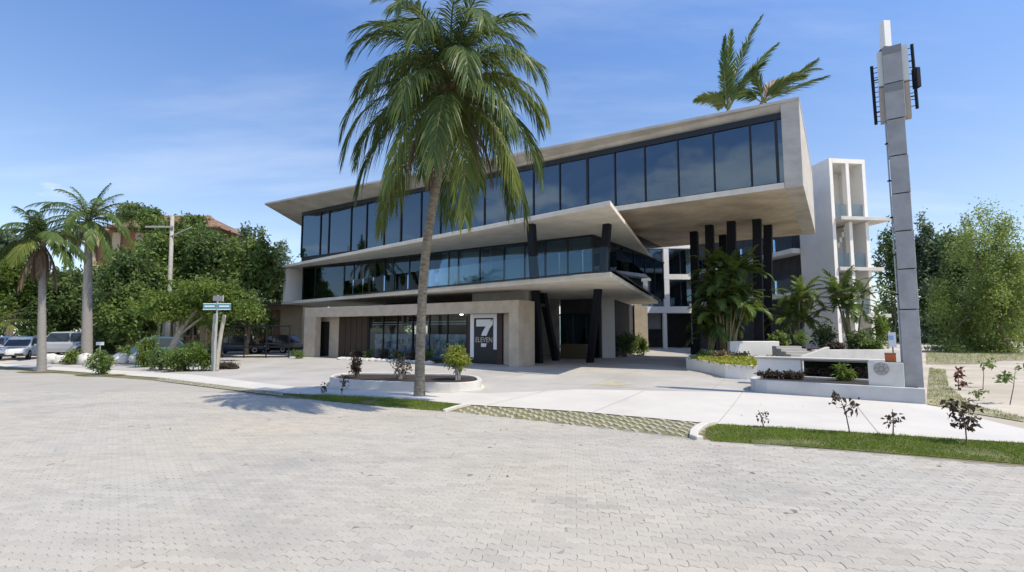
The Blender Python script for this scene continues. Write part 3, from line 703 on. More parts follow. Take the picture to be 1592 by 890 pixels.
MB().fbox(sp(731.5), sp(726.5), WS - 0.03, WS + 0.1, g1, 3.5).build('timber_panel', M_wood, B)
lampo = MB().lathe(FW(sp(722), WS - 0.3, 3.04), (0, 0, 1), [(0.10, 0), (0.10, 0.06)], 10).build('ceiling_lamp', emit('lamp_glow', (1, 0.95, 0.85), 6), B)
# door with the numeral
MB().fbox(sp(782), sp(727), WS - 0.03, WS + 0.08, 3.13, 3.5).build('door_header', mat('header_green', (0.025, 0.05, 0.03), 0.6), B)
dr = MB().fbox(sp(773) + .02, sp(733) - .02, WS - 0.02, WS + 0.02, g1 + 0.03, 3.1).build('door', M_frame, B)
dz0, dz1 = g1 + 0.95, 3.09
wt = mat('sign_white', (0.72, 0.72, 0.74), 0.5)
MB().fbox(sp(737.5), sp(732), WS - 0.06, WS - 0.022, g1 + .35, dz1).build('door_frame', wt, dr)
MB().fbox(sp(773.5), sp(768), WS - 0.06, WS - 0.022, g1 + .85, dz1).build('door_frame', wt, dr)
MB().fbox(sp(767.9), sp(737.6), WS - 0.058, WS - 0.022, dz1 - 0.25, dz1).build('door_frame', wt, dr)
def fpoly(pts, w0, w1, px_mode=True):
    m = MB(); n_ = len(pts); vs = [FW(s_, w0, z_) for s_, z_ in pts] + [FW(s_, w1, z_) for s_, z_ in pts]
    return m.add(vs, [tuple(range(n_)), tuple(range(2 * n_ - 1, n_ - 1, -1))] + [(i, (i + 1) % n_, n_ + (i + 1) % n_, n_ + i) for i in range(n_)])
def dpt(fx, fz):   # fractions across the door leaf
    a_, b_ = sp(738), sp(768); return (a_ + (b_ - a_) * fx, 1.05 + (dz1 - 0.3 - 1.05) * fz)
fpoly([dpt(*p) for p in [(0.10, 0.98), (0.10, 0.74), (0.62, 0.74), (0.70, 0.78), (0.88, 0.98)]], WS - 0.04, WS - 0.023).build('numeral_bar', wt, dr)
fpoly([dpt(*p) for p in [(0.95, 0.98), (0.95, 0.80), (0.80, 0.68), (0.68, 0.50), (0.64, 0.42), (0.36, 0.42), (0.42, 0.54), (0.56, 0.70), (0.76, 0.86)]], WS - 0.042, WS - 0.023).build('numeral_stem', wt, dr)
fpoly([dpt(*p) for p in [(0.64, 0.16), (0.36, 0.16), (0.36, 0.04), (0.60, 0.04)]], WS - 0.042, WS - 0.023).build('numeral_stem', wt, dr)
me = text_mesh('ELEVEN', 0.36, 0.006); me.materials.append(mat('sign_tan', (0.5, 0.45, 0.38), 0.5))
tx = bpy.data.objects.new('lettering', me); COL.objects.link(tx); tx.parent = dr
cw = FW((sp(738) + sp(768)) / 2, WS - 0.03, 1.05 + (dz1 - 1.35) * 0.20)
tx.matrix_local = Matrix(((-FA[0] * 1.05, 0, -FN[0], cw.x - B.location.x), (-FA[1] * 1.05, 0, -FN[1], cw.y - B.location.y), (0, 1.2, 0, cw.z - B.location.z), (0, 0, 0, 1)))
MB().fbox(sp(782.5), sp(774.2), WS - 0.12, WS + 0.1, g1, 3.12).build('timber_post', mat('red_timber', (0.05, 0.026, 0.02), 0.6, 0.2, 5), B)
MB().fbox(sr_in + 0.01, sp(783.2), WS - 0.02, WS + 0.1, g1, 3.5).build('shop_wall', M_wall, B)
# raking columns under the two slabs
def col_(p0, p1, hw, name='column', m=M_dark):
    p0, p1 = Vector(p0), Vector(p1); ux = Vector((-FA[0], -FA[1], 0)); uy = Vector((FN[0], FN[1], 0))
    q = lambda c: [c - ux * hw - uy * hw, c + ux * hw - uy * hw, c + ux * hw + uy * hw, c - ux * hw + uy * hw]
    return MB().hexa(q(p0) + q(p1)).build(name, m, B, bevel=0.015)
def soff(px, py, z): r = ray(px, py); t = (z - CAMH) / r[2]; return Vector((r[0] * t, r[1] * t, z))
def onbase(px, py): p = G(px, py); p.z = RISE - 0.03; return p
for top, bot in (((833, 452), (838, 565)), ((844, 456), (864, 561)), ((930, 450), (917, 564))):
    col_(onbase(*bot), soff(*top, Z2S - 0.002), 0.19)
col_(soff(928, 459, Z2S - .003), onbase(922, 556), 0.14)
for top, bot in (((826, 349), (831, 437)), ((944, 349), (937, 426))):
    p1 = soff(*top, ZCS - 0.002); p0 = Vector(p1); 
    rr = ray(*bot); t = p1.y * 1.01 / rr[1]; p0 = Vector((rr[0] * t, rr[1] * t, Z2 + .002)); col_(p0, p1, 0.19)
# columns under the box
for px, py, bx in ((1079, 361, 1084), (1103, 351, 1108), (1124, 366, 1126), (1137, 345, 1139), (1177, 342, 1180), (1194, 351, 1192)):
    t_p = soff(px, py, ZB - 0.002); rr = ray(bx, 540); k = t_p.y / rr[1]; col_((rr[0] * k, t_p.y, RISE - 0.03), t_p, 0.235)
# lobby behind the raking columns
lw0 = 8.6
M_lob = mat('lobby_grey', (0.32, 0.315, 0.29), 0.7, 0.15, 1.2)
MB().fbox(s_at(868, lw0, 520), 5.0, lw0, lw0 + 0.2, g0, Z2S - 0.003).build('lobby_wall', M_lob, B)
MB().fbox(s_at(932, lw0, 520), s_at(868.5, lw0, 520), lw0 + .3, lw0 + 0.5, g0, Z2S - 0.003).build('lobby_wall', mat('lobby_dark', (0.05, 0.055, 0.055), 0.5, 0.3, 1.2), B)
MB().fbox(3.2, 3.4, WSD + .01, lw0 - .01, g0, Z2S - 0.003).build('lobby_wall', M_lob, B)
MB().fbox(sRw + .31, 3.19, WSD - .21, WSD - .01, g0, Z2S - 0.003).build('lobby_wall', M_lob, B)
for pa, pb in ((869, 889), (890, 910), (911, 931)):
    d_ = MB().fbox(s_at(pb, lw0, 520), s_at(pa, lw0, 520), lw0 + .1, lw0 + .13, g1, 3.2).build('lobby_door', M_glassM, B)
    MB().fbox(s_at(pb + .4, lw0, 520), s_at(pb - .6, lw0, 520), lw0 + .06, lw0 + .2, g1, 3.2).build('door_stile', M_frame, d_)
MB().fbox(s_at(931, lw0, 520), s_at(869, lw0, 520), lw0 + .05, lw0 + .2, 3.202, 3.32).build('head_beam', M_frame, B)
fin_a, fin_b = onbase(930, 557), onbase(957, 557)
MB().obox(((fin_a.x + fin_b.x) / 2, fin_a.y + 0.4), (1, 0.0), (fin_b.x - fin_a.x) / 2, 0.35, RISE - 0.03, Z2S - 0.003).build('fin_wall', M_grayw, B)
s1f = onbase(958, 556)
MB().wall([(s1f.x, s1f.y + 0.3), (P(1000, 540, 54).x, 54)], 0.3, RISE - .03, Z2S - 0.004).build('passage_wall', M_intd, B)
for pxx, Y_ in ((992, 47), (1001, 50)):
    c = P(pxx, 540, Y_); MB().obox((c.x, c.y), (1, 0), 0.35, 0.35, RISE - 0.03, Z2S + 0.1).build('column', M_wall, B)
# lobby counter and sculpture silhouettes
MB().fbox(s_at(912, 7, 520), s_at(872, 7, 520), 6.9, 7.5, g1, 1.15).build('lobby_counter', mat('counter_brown', (0.10, 0.075, 0.05), 0.6), B)
MB().lathe(FW(s_at(880, 7.2, 520), 7.2, g1), (0, 0, 1), [(0.12, 1.04), (0.2, 1.3), (0.1, 1.6), (0.16, 1.9), (0.02, 2.1)], 10).build('lobby_vase', M_black, B)

# ================================================================ VEGETATION HELPERS
L_dk = leafmat('leaf_dark', (0.034, 0.070, 0.022), (0.130, 0.190, 0.066))
L_md = leafmat('leaf_mid', (0.050, 0.102, 0.026), (0.180, 0.250, 0.072))
L_lt = leafmat('leaf_light', (0.050, 0.105, 0.018), (0.170, 0.230, 0.050))
L_bl = leafmat('leaf_bluish', (0.050, 0.090, 0.055), (0.155, 0.21, 0.125))
L_ye = leafmat('leaf_yellow', (0.10, 0.15, 0.02), (0.36, 0.38, 0.06))
L_pu = leafmat('leaf_purple', (0.026, 0.020, 0.018), (0.105, 0.085, 0.062))
L_br = leafmat('leaf_dry', (0.10, 0.07, 0.045), (0.26, 0.20, 0.13), 0.2)
L_fr = leafmat('frond_green', (0.026, 0.062, 0.016), (0.135, 0.195, 0.055), 0.35, 0.35)
L_fy = leafmat('frond_yellow', (0.05, 0.09, 0.016), (0.21, 0.24, 0.06), 0.35, 0.4)
L_fc = leafmat('frond_deep', (0.020, 0.048, 0.013), (0.140, 0.195, 0.058), 0.35, 0.38)
L_fg = leafmat('frond_bright', (0.05, 0.11, 0.018), (0.20, 0.27, 0.055), 0.35, 0.4)
M_bark = mat('tree_bark', (0.16, 0.13, 0.10), 0.95, 0.3, 6, 0.6, 25)
M_barkp = mat('pale_bark', (0.36, 0.34, 0.31), 0.9, 0.2, 5, 0.4, 25)
M_rachis = mat('palm_rachis', (0.14, 0.15, 0.05), 0.7, 0.2, 4)
def leaf_cloud(C, size, rs, up=0.5, aspect=0.5):
    n = len(C); d = rs.normal(0, 1, (n, 3)); d /= np.linalg.norm(d, axis=1)[:, None]
    nn = rs.normal(0, 1, (n, 3)); nn[:, 2] = np.abs(nn[:, 2]) + up; u = np.cross(nn, d); u /= np.linalg.norm(u, axis=1)[:, None]
    sz = size * rs.uniform(0.6, 1.3, n)[:, None]; w = u * sz * aspect * 0.5
    tip = C + d * sz; mid = C + d * sz * 0.45; mid[:, 2] += 0.1 * sz[:, 0]; tip[:, 2] -= 0.12 * sz[:, 0]
    V = np.stack([C, mid + w, tip, mid - w], 1).reshape(-1, 3)
    return V, np.arange(4 * n).reshape(-1, 4)
def clumps(blobs, nleaf, rs, nclump=16, sig=0.20, shell=0.55):
    C = []; rn = []; tot = sum(b[1][0] * b[1][1] * b[1][2] for b in blobs) ** 1.0
    for c, r in blobs:
        vol = (r[0] * r[1] * r[2]) / tot; k = max(4, int(nclump)); n = max(20, int(nleaf * vol)); per = n // k + 1
        for q in range(k):
            d = rs.normal(0, 1, 3); d /= np.linalg.norm(d); rad = shell + (1 - shell) * rs.uniform() ** 0.6
            cc = np.array(c) + d * rad * np.array(r); s_ = sig * np.array(r) * rs.uniform(0.7, 1.35)
            C.append(cc + rs.normal(0, 1, (per, 3)) * s_); b = rs.uniform(-.05, 0.62)
            rn.append(np.clip(b + rs.uniform(0, 0.42, per), 0, 1))
    return np.concatenate(C), np.concatenate(rn)
def tree(px, base_y, top_y, crown_y, hw, Y, m, label, nleaf=4500, size=0.30, name='broadleaf_tree', group=None, seed=0, sig=0.20, trunk_r=0.16, bark=None, nbl=7, base_px=None):
    rs = np.random.RandomState(seed + 11); bp = P(base_px or px, 500, Y); zb = gh(bp.x, Y) - 0.03
    top = P(px, top_y, Y).z; low = P(px, crown_y, Y).z; rx = hw / FPX * Y; cx = P(px, (top_y + crown_y) / 2, Y).x
    t = thing(name, (bp.x, Y, zb), label, 'tree', group)
    h = top - low; blobs = []
    for k in range(nbl):
        a_ = k * 2.4 + seed; rr = 0.62 * rx * math.sqrt((k + 0.3) / nbl); f = rs.uniform(0.15, 0.8)
        wdt = 1.0 - 0.45 * abs(f - 0.4)
        blobs.append(((cx + math.cos(a_) * rr, Y + math.sin(a_) * rr * 0.8, low + h * f), (rx * 0.46 * wdt, rx * 0.46 * wdt, h * 0.26)))
    blobs.append(((cx, Y, low + h * 0.75), (rx * 0.4, rx * 0.4, h * 0.24)))
    C, rn = clumps(blobs, nleaf, rs, 15, sig)
    C[:, 2] = np.maximum(C[:, 2], zb + 0.3)
    V, F = leaf_cloud(C, size, rs); raw('crown', V, F, m, t, np.repeat(rn, 4))
    mb = MB(); zl = low + h * 0.35; j = lambda k: rs.uniform(-k, k)
    mid = (bp.x * .5 + cx * .5 + j(.2), Y + j(.2), (zb + zl) / 2)
    mb.tube([(bp.x, Y, zb - .05), (bp.x * .8 + cx * .2, Y, zb + .25 * (zl - zb)), mid, (cx, Y, zl)], [trunk_r * 1.4, trunk_r, trunk_r * .85, trunk_r * .6], 8)
    for c, r in blobs:
        mb.tube([mid, (cx * .5 + c[0] * .5 + j(.2), Y * .5 + c[1] * .5, zl * .6 + c[2] * .4), c], [trunk_r * .5, trunk_r * .3, trunk_r * .1], 5)
    mb.build('trunk', bark or M_bark, t, smooth=True)
    return t
def bush(p, rx, rz, m, label, n=900, size=0.10, name='shrub', cat='shrub', group=None, seed=0, sig=0.22, stems=5, lift=0.0, aspect=0.5, bark=None):
    rs = np.random.RandomState(seed + 101); t = thing(name, p, label, cat, group)
    blobs = [((p.x + rs.uniform(-.45, .45) * rx, p.y + rs.uniform(-.45, .45) * rx, p.z + lift + rz * rs.uniform(.4, .62)), (rx * .55, rx * .55, rz * .42)) for k in range(5)]
    C, rn = clumps(blobs, n, rs, 8, sig, 0.3); C[:, 2] = np.maximum(C[:, 2], p.z + 0.03)
    V, F = leaf_cloud(C, size, rs, 0.5, aspect); raw('foliage', V, F, m, t, np.repeat(rn, 4))
    mb = MB()
    for k in range(stems):
        b = blobs[k % 5][0]; q = (p.x + rs.uniform(-.12, .12) * rx, p.y + rs.uniform(-.12, .12) * rx, p.z - 0.03)
        mb.tube([q, ((q[0] + b[0]) / 2 + .02, (q[1] + b[1]) / 2, (q[2] + b[2]) / 2), b], [0.018 + .008 * rx, 0.014, 0.006], 5)
    mb.build('stem', bark or M_bark, t); return t
def frond_data(L, e0, bend, nl, ll, droop, seed, lw=0.05, a0=58, sway=0.0, tw=0.0):
    rs = np.random.RandomState(seed); N = 14; pts = [np.zeros(3)]; tan = []
    for i in range(N):
        tt = (i + .5) / N; e = e0 - bend * tt ** 1.25; yw = sway * tt * tt
        d = np.array([math.cos(e) * math.cos(yw), math.cos(e) * math.sin(yw), math.sin(e)]); tan.append(d); pts.append(pts[-1] + d * L / N)
    tan.append(tan[-1]); pts = np.array(pts); tan = np.array(tan); V = []; F = []; rn = []; fb = rs.uniform(0, .3)
    for k in range(nl):
        t = 0.14 + 0.86 * (k + rs.uniform(-.3, .3) + .5) / nl; t = min(max(t, 0.1), 0.999); x = t * N; i = int(x); f = x - i
        p = pts[i] * (1 - f) + pts[i + 1] * f; T = tan[i]; 
        for sg in (-1, 1):
            S_ = np.cross(np.array([0, 0, 1.0]), T); S_ /= np.linalg.norm(S_) + 1e-9; S_ *= sg; Nn = np.cross(T, S_) * sg
            if tw: S_, Nn = S_ * math.cos(tw) + Nn * math.sin(tw) * sg, Nn * math.cos(tw) - S_ * math.sin(tw) * sg
            a_ = R(a0 - 32 * t + rs.uniform(-7, 7)); l = ll * (math.sin(math.pi * (0.16 + 0.76 * t)) ** 0.7) * rs.uniform(0.82, 1.1)
            d = T * math.cos(a_) + S_ * math.sin(a_) + Nn * rs.uniform(0.0, 0.22); d /= np.linalg.norm(d)
            wv = T - d * T.dot(d); wv /= np.linalg.norm(wv) + 1e-9; wv = wv + Nn * rs.uniform(-.6, .3); wv /= np.linalg.norm(wv)
            dr = droop * rs.uniform(.75, 1.25); b = len(V); c = min(1, fb + rs.uniform(0, .62))
            for q, wq in ((0, .55), (.35, 1.0), (.7, .75), (1.0, .05)):
                pp = p + d * l * q * (1 - .18 * dr * q) + np.array([0, 0, -1.0]) * dr * l * q * q * .8
                V += [pp - wv * lw * .5 * wq, pp + wv * lw * .5 * wq]; rn += [c, c]
            F += [(b, b + 1, b + 3, b + 2), (b + 2, b + 3, b + 5, b + 4), (b + 4, b + 5, b + 7, b + 6)]
    return np.array(V), np.array(F), rn, pts
FCACHE = {}
def frond_mesh(key, m, rr=0.03):
    k = (key, m.name)
    if k in FCACHE: return FCACHE[k]
    V, F, rn, pts = frond_data(*key); o = raw('frond', V, F, m, None, rn)
    mb = MB(); mb.tube([tuple(p) for p in pts[::2]], [rr * (1 - .85 * i / (len(pts[::2]) - 1)) for i in range(len(pts[::2]))], 5)
    me = o.data; bm = bmesh.new(); bm.from_mesh(me); lay = bm.verts.layers.float.get('rnd')
    nv = [bm.verts.new(v) for v in mb.v]
    for v in nv: v[lay] = 0.75
    for f in mb.f:
        try: ff = bm.faces.new([nv[i] for i in f]); ff.material_index = 1
        except ValueError: pass
    bm.to_mesh(me); bm.free(); me.materials.append(M_rachis if m is not L_br else L_br); bpy.data.objects.remove(o); FCACHE[k] = me; return me
def add_frond(parent, pos, az, key, m, rr=0.03, roll=0.0, label=None):
    o = bpy.data.objects.new('frond', frond_mesh(key, m, rr)); COL.objects.link(o); o.parent = parent
    o.location = Vector(pos) - parent.location; o.rotation_euler = (roll, 0, az)
    if label: o['label'] = label
    return o
def ringed_trunk(parent, path, rad, m, n=12, rings=60, amp=0.05):
    path = [Vector(p) for p in path]; mb = MB(); P2, R2 = [], []
    for i in range(rings + 1):
        x = i / rings * (len(path) - 1); k = min(int(x), len(path) - 2); f = x - k
        p0, p1, p2, p3 = path[max(0, k - 1)], path[k], path[k + 1], path[min(len(path) - 1, k + 2)]
        q = 0.5 * ((2 * p1) + (p2 - p0) * f + (2 * p0 - 5 * p1 + 4 * p2 - p3) * f * f + (3 * p1 - p0 - 3 * p2 + p3) * f ** 3)
        r_ = rad[k] * (1 - f) + rad[k + 1] * f
        P2.append(q); R2.append(r_ * (1 + (amp if i % 2 else -amp) + random.uniform(-.02, .02)))
    mb.tube(P2, R2, n); o = mb.build('trunk', m, parent, smooth=True); return o

random.seed(7)
# ================================================================ COCONUT PALM in the middle
M_ptrunk = mat('palm_trunk', (0.17, 0.145, 0.115), 0.9, 0.35, 5, 0.7, 30, col2=(0.33, 0.29, 0.23), stretch=(1, 1, 3))
pb = G(652, 616)
tp = [(652, 617, 0), (652.5, 590, .015), (653, 560, .05), (655, 500, .12), (658, 440, .22), (663, 385, .34), (671, 330, .48), (680, 280, .62), (689, 225, .77), (697, 165, .92), (700, 138, 1.0)]
YT, YB = 13.7, pb.y
tpath = [P(x, y, YB + (YT - YB) * f ** 1.2) for x, y, f in tp]; tpath[0].z = -0.05
palm = thing('coconut_palm', (pb.x, pb.y, 0), 'tall leaning coconut palm with drooping green crown in front of the office building', 'palm tree')
ringed_trunk(palm, tpath, [0.20, 0.165, 0.155, 0.148, 0.142, 0.138, 0.135, 0.135, 0.13, 0.13, 0.12], M_ptrunk, 12, 110, 0.035)
top = tpath[-1]
crown = []
NF = 50
for i in range(NF):
    u = i / (NF - 1); az = i * 2.39996 + 0.6
    if u < .5:
        e0 = R(88 - 100 * u + random.uniform(-7, 7)); bend = min(R(128 + random.uniform(-18, 12)), R(82) + e0); L = 3.25 + random.uniform(-.35, .3)
    else:
        e0 = R(36 - 80 * (u - .5) * 2 + random.uniform(-8, 8)); bend = R(84) + e0; L = 3.3 + 1.0 * (u - .5) * 2 + random.uniform(-.35, .3)
    if i % 8 == 5: bend *= 0.72
    key = (round(L, 2), round(e0, 3), round(bend, 3), 72, 0.86 + random.uniform(-.08, .12), 0.6 + 0.45 * u, 300 + i, 0.038, 56, random.uniform(-.35, .35))
    m = L_fy if (i % 9 == 4 or (u > .75 and i % 4 == 0)) else L_fc
    add_frond(palm, top + Vector((math.cos(az) * .08, math.sin(az) * .08, .35 - .5 * u)), az, key, m, 0.04)
for i in range(4):
    az = [0.4, 2.2, 3.9, 5.4][i]; key = (2.6, R(-42), R(42), 42, 0.6, 1.3, 380 + i, 0.035, 45, 0)
    add_frond(palm, top + Vector((0, 0, -.25)), az, key, L_br, 0.03, label='dry brown frond hanging down')
M_coco = mat('coconut_husk', (0.16, 0.11, 0.06), 0.7, 0.3, 5)
M_coco2 = mat('coconut_pale', (0.42, 0.36, 0.26), 0.7, 0.2, 5)
for i, (dx, dy, dz) in enumerate(((.02, -.3, -.35), (.2, -.24, -.18), (-.2, -.25, -.2), (.25, -.1, -.4), (-.1, -.32, -.1), (.08, -.38, -.62), (-.28, 0, -.35), (.05, -.3, -.05))):
    c = top + Vector((dx, dy, dz)); r_ = 0.14 if i != 5 else 0.165
    MB().blob(c, (r_, r_, r_ * 1.25), i, .06, 10, 8).build('coconut', M_coco2 if i == 5 else M_coco, palm, smooth=True)

# ================================================================ TURF-SIDE SAPLINGS
def sapling(px, py, hpx, label, n, m, seed, lean=0.0, group='small saplings planted along the grass verge', size=0.115, bare=0.35):
    p = G(px, py); k = p.y / FPX; h = hpx * k; rs = np.random.RandomState(seed); t = thing('sapling', p, label, 'sapling', group)
    mb = MB(); tip = Vector((p.x + lean * h, p.y, p.z + h)); mid = p.lerp(tip, .5) + Vector((.03 * h, 0, 0))
    mb.tube([p - Vector((0, 0, .03)), mid, tip], [0.014, 0.011, 0.005], 6); C = []
    ax = lambda f: p.lerp(mid, f * 2) if f < .5 else mid.lerp(tip, f * 2 - 1)
    for i in range(max(3, n // 9)):
        f = bare + (1 - bare) * rs.uniform(); a_ = rs.uniform(0, 6.28); l = h * rs.uniform(.12, .3)
        q = ax(f); e = q + Vector((math.cos(a_) * l, math.sin(a_) * l, l * .6)); mb.tube([q, e], [.006, .003], 4)
        for j in range(14): C.append(np.array(e) + rs.normal(0, .06, 3))
    mb.build('stem', M_bark, t); V, F = leaf_cloud(np.array(C), size, rs, .5, .6); raw('foliage', V, F, m, t, np.repeat(rs.uniform(0, .9, len(C)), 4)); return t
sapling(1188, 665, 26, 'bare little sapling of thin twigs at the left end of the right grass verge', 9, L_pu, 1, -.3, size=.07)
sapling(1322, 676, 56, 'tall sapling with dark curled leaves leaning left on the right grass verge', 46, L_pu, 2, -.22)
sapling(1388, 680, 42, 'small thin sapling between two larger ones on the right grass verge', 20, L_pu, 3, .05, size=.10)
sapling(1503, 690, 50, 'bushiest dark-leaved sapling near the right end of the grass verge', 90, L_pu, 4, -.06)
sapling(531, 614, 23, 'dark sapling left of the island planter', 30, L_pu, 5, 0.05, size=.12)
sapling(504, 612, 10, 'tiny dark seedling at the left tip of the middle grass strip', 9, L_pu, 6, -.1, size=.10)
sapling(1490, 605, 32, 'reddish young plant on the sandy lot beside the pylon', 40, leafmat('leaf_reddish', (0.05, 0.02, 0.015), (0.16, 0.07, 0.05)), 7, 0, 'young plants on the sandy lot', .16, .1)
sapling(1528, 602, 34, 'green young plant with loose twigs on the sandy lot', 30, L_md, 8, .1, 'young plants on the sandy lot', .15)
sapling(1522, 622, 16, 'round low green plant on the sandy lot nearest the pavement', 36, L_md, 9, 0, 'young plants on the sandy lot', .10, .3)
sapling(1570, 628, 52, 'tall twiggy plant at the right edge of the sandy lot', 40, L_md, 10, .25, 'young plants on the sandy lot', .16, .5)

# ================================================================ ISLAND PLANTER
def smooth_loop(pts, n=6):
    out = []; k = len(pts)
    for i in range(k):
        p0, p1, p2, p3 = (Vector(pts[(i + j - 1) % k][:2]) for j in range(4))
        for q in range(n):
            f = q / n; out.append(0.5 * ((2 * p1) + (p2 - p0) * f + (2 * p0 - 5 * p1 + 4 * p2 - p3) * f * f + (3 * p1 - p0 - 3 * p2 + p3) * f ** 3))
    return out
ipx = [(513, 600), (540, 605), (620, 609), (700, 611), (742, 608), (748, 602), (735, 596), (690, 593), (610, 592), (545, 592), (520, 595)]
ip = smooth_loop([G(*p) for p in ipx], 4); cen = sum(ip, Vector((0, 0))) / len(ip)
isl = thing('island_planter', (cen.x, cen.y, 0.02), 'long rounded white concrete planter with three shrubs in the forecourt', 'planter')
inn = [cen + (p - cen).normalized() * ((p - cen).length - 0.17) for p in ip]
def ringwall(outer, inner, z0, z1):
    n = len(outer); m = MB(); vs = [(p.x, p.y, z0) for p in outer] + [(p.x, p.y, z1) for p in outer] + [(p.x, p.y, z1) for p in inner] + [(p.x, p.y, z0) for p in inner]
    f = []
    for i in range(n):
        j = (i + 1) % n
        for r_ in range(3): f.append((r_ * n + i, r_ * n + j, (r_ + 1) * n + j, (r_ + 1) * n + i))
    return m.add(vs, f)
ringwall(ip, inn, -0.02, 0.33).build('planter_wall', M_planter, isl, bevel=0.012)
out2 = [cen + (p - cen) * 1.035 for p in ip]
MB().prism([(p.x, p.y) for p in out2], -0.02, 0.055).build('planter_base', M_walk, isl)
MB().prism([(p.x, p.y) for p in [cen + (q - cen) * .985 for q in inn]], 0.0, 0.27).build('planter_soil', M_soil, isl)
def at_z(px, py, z):
    r = ray(px, py); t = (z - CAMH) / r[2]; return Vector((r[0] * t, r[1] * t, z))
bush(at_z(553, 588, .27), .26, .62, L_pu, 'dark purple-leaved shrub at the left end of the island planter', 420, .13, seed=1, lift=.12, group='shrubs in the island planter')
bush(at_z(622, 590, .27), .48, .75, L_pu, 'thin half-bare shrub with pale stems in the middle of the island planter', 260, .12, seed=2, lift=.1, group='shrubs in the island planter', stems=14, bark=M_barkp)
bush(at_z(712, 591, .27), .62, .9, leafmat('leaf_lime', (0.08, 0.13, 0.015), (0.27, 0.31, 0.06)), 'yellow-green leafy shrub at the right end of the island planter', 1900, .17, seed=3, lift=.34, group='shrubs in the island planter', stems=26, bark=M_barkp, aspect=.3)

# dark planting bed in front of the shop
bed = [FW(sp(567), WS - 1.9, 0), FW(sp(700), WS - 1.9, 0), FW(sp(700), WS - .5, 0), FW(sp(567), WS - .5, 0)]
pl = thing('shop_bed', (sum(p.x for p in bed) / 4, sum(p.y for p in bed) / 4, RISE), 'low planting bed with pale stone edging under the shop windows', 'flower bed')
MB().prism([(p.x, p.y) for p in bed], RISE - 0.05, RISE + 0.10).build('bed_soil', M_soil, pl)
for i in range(14):
    a_ = i / 13; c = bed[0].lerp(bed[1], a_); MB().blob((c.x, c.y, RISE + .07), (.34, .16, .13), i, .3, 8, 5).build('edge_stone', M_planter, pl)
names = ['leftmost', 'second', 'third', 'fourth', 'fifth', 'rightmost']
for i in range(6):
    c = bed[0].lerp(bed[1], (i + .5) / 6).lerp(bed[3].lerp(bed[2], (i + .5) / 6), .5); c.z = RISE + .08
    bush(c, .55, .62 + .08 * (i % 3), L_pu if i % 2 == 0 else L_dk, '%s dark shrub %s in the bed under the shop windows' % ('purple' if i % 2 == 0 else 'green', ['at the left end', 'next to the left end', 'just left of the middle', 'just right of the middle', 'next to the right end', 'at the right end'][i]), 420, .14, seed=20 + i, group='dark shrubs under the shop windows')

for i, (poly, n_) in enumerate((([(1441, 628), (1470, 632), (1500, 640), (1592, 655), (1592, 648), (1510, 628), (1475, 600), (1470, 575), (1445, 572)], 'patchy grass at the foot of the pylon on the sandy lot'), ([(1440, 566), (1520, 566), (1560, 560), (1592, 560), (1592, 548), (1440, 546)], 'dry grass band between the sandy lot and the far trees'))):
    pl_ = [G(*p) for p in poly]; sheet('worn_grass', [(p.x, p.y) for p in pl_], mat('lot_turf', (0.20, 0.195, 0.09), 1.0, 0.3, 1.2, 0.5, 30, col2=(0.42, 0.37, 0.27)), -.012)
    o = grass('grass', pl_, 170 if i == 0 else 25, .03, .09 if i == 0 else .35, 11 + i, -.01, None, n_); o['category'] = 'grass'
# ================================================================ FRONT PLANTER with plaque, PYLON
fa_, fb_ = G(1167, 610), G(1440, 629); fd = (fb_ - fa_); fd.z = 0; fl = fd.length; fd.normalize(); fn = Vector((-fd.y, fd.x, 0))
def FP(u, v, z=0): p = fa_ + fd * u + fn * v; return Vector((p.x, p.y, z))
def fu(px, v, py=600):   # u where column px meets the line at depth v
    r = ray(px, py); o_ = fa_ + fn * v; den = r[0] * fd.y - r[1] * fd.x
    t = (o_.x * fd.y - o_.y * fd.x) / den; q = Vector((r[0] * t, r[1] * t, 0)) - o_; q.z = 0; return q.dot(fd)
fp_ = thing('front_planter', FP(fl / 2, 1, 0), 'low grey concrete planter with dark soil and emblem block beside the pylon', 'planter')
outl = [FP(fl, 0), FP(fl, 2.5), FP(.8, 2.5), FP(.25, 2.3), FP(-.05, 1.8), FP(-.18, 1.0), FP(-.08, .45), FP(.12, .14), FP(.5, 0)]
oc = [Vector((p.x, p.y)) for p in outl]; cc = sum(oc, Vector((0, 0))) / len(oc)
innl = [Vector(FP(fl - .16, .16)[:2]), Vector(FP(fl - .16, 2.34)[:2]), Vector(FP(.85, 2.34)[:2]), Vector(FP(.38, 2.15)[:2]), Vector(FP(.12, 1.75)[:2]), Vector(FP(0, 1.0)[:2]), Vector(FP(.08, .52)[:2]), Vector(FP(.22, .28)[:2]), Vector(FP(.55, .16)[:2])]
M_plg = mat('grey_planter_concrete', (0.50, 0.50, 0.50), 0.85, 0.10, 1.6, 0.15, 30)
ringwall(oc, innl, -0.03, 0.47).build('planter_wall', M_plg, fp_, bevel=0.012)
MB().prism([(p.x, p.y) for p in innl], -0.02, 0.40).build('planter_soil', M_soil, fp_)
def fbx(m, u0, u1, v0, v1, z0, z1): return m.hexa([FP(u0, v0, z0), FP(u1, v0, z0), FP(u1, v1, z0), FP(u0, v1, z0), FP(u0, v0, z1), FP(u1, v0, z1), FP(u1, v1, z1), FP(u0, v1, z1)])
u0, u1 = fu(1351, .2), fu(1407, .2)
fbx(MB(), u0, u1, .165, 1.0, .402, 1.16).build('emblem_block', mat('emblem_concrete', (0.56, 0.55, 0.51), 0.85, 0.08, 2, 0.2, 30), fp_, bevel=0.01)
ec = FP((u0 * .62 + u1 * .38), .16, .97); M_emb = mat('emblem_metal', (0.30, 0.30, 0.30), 0.4, metal=0.5)
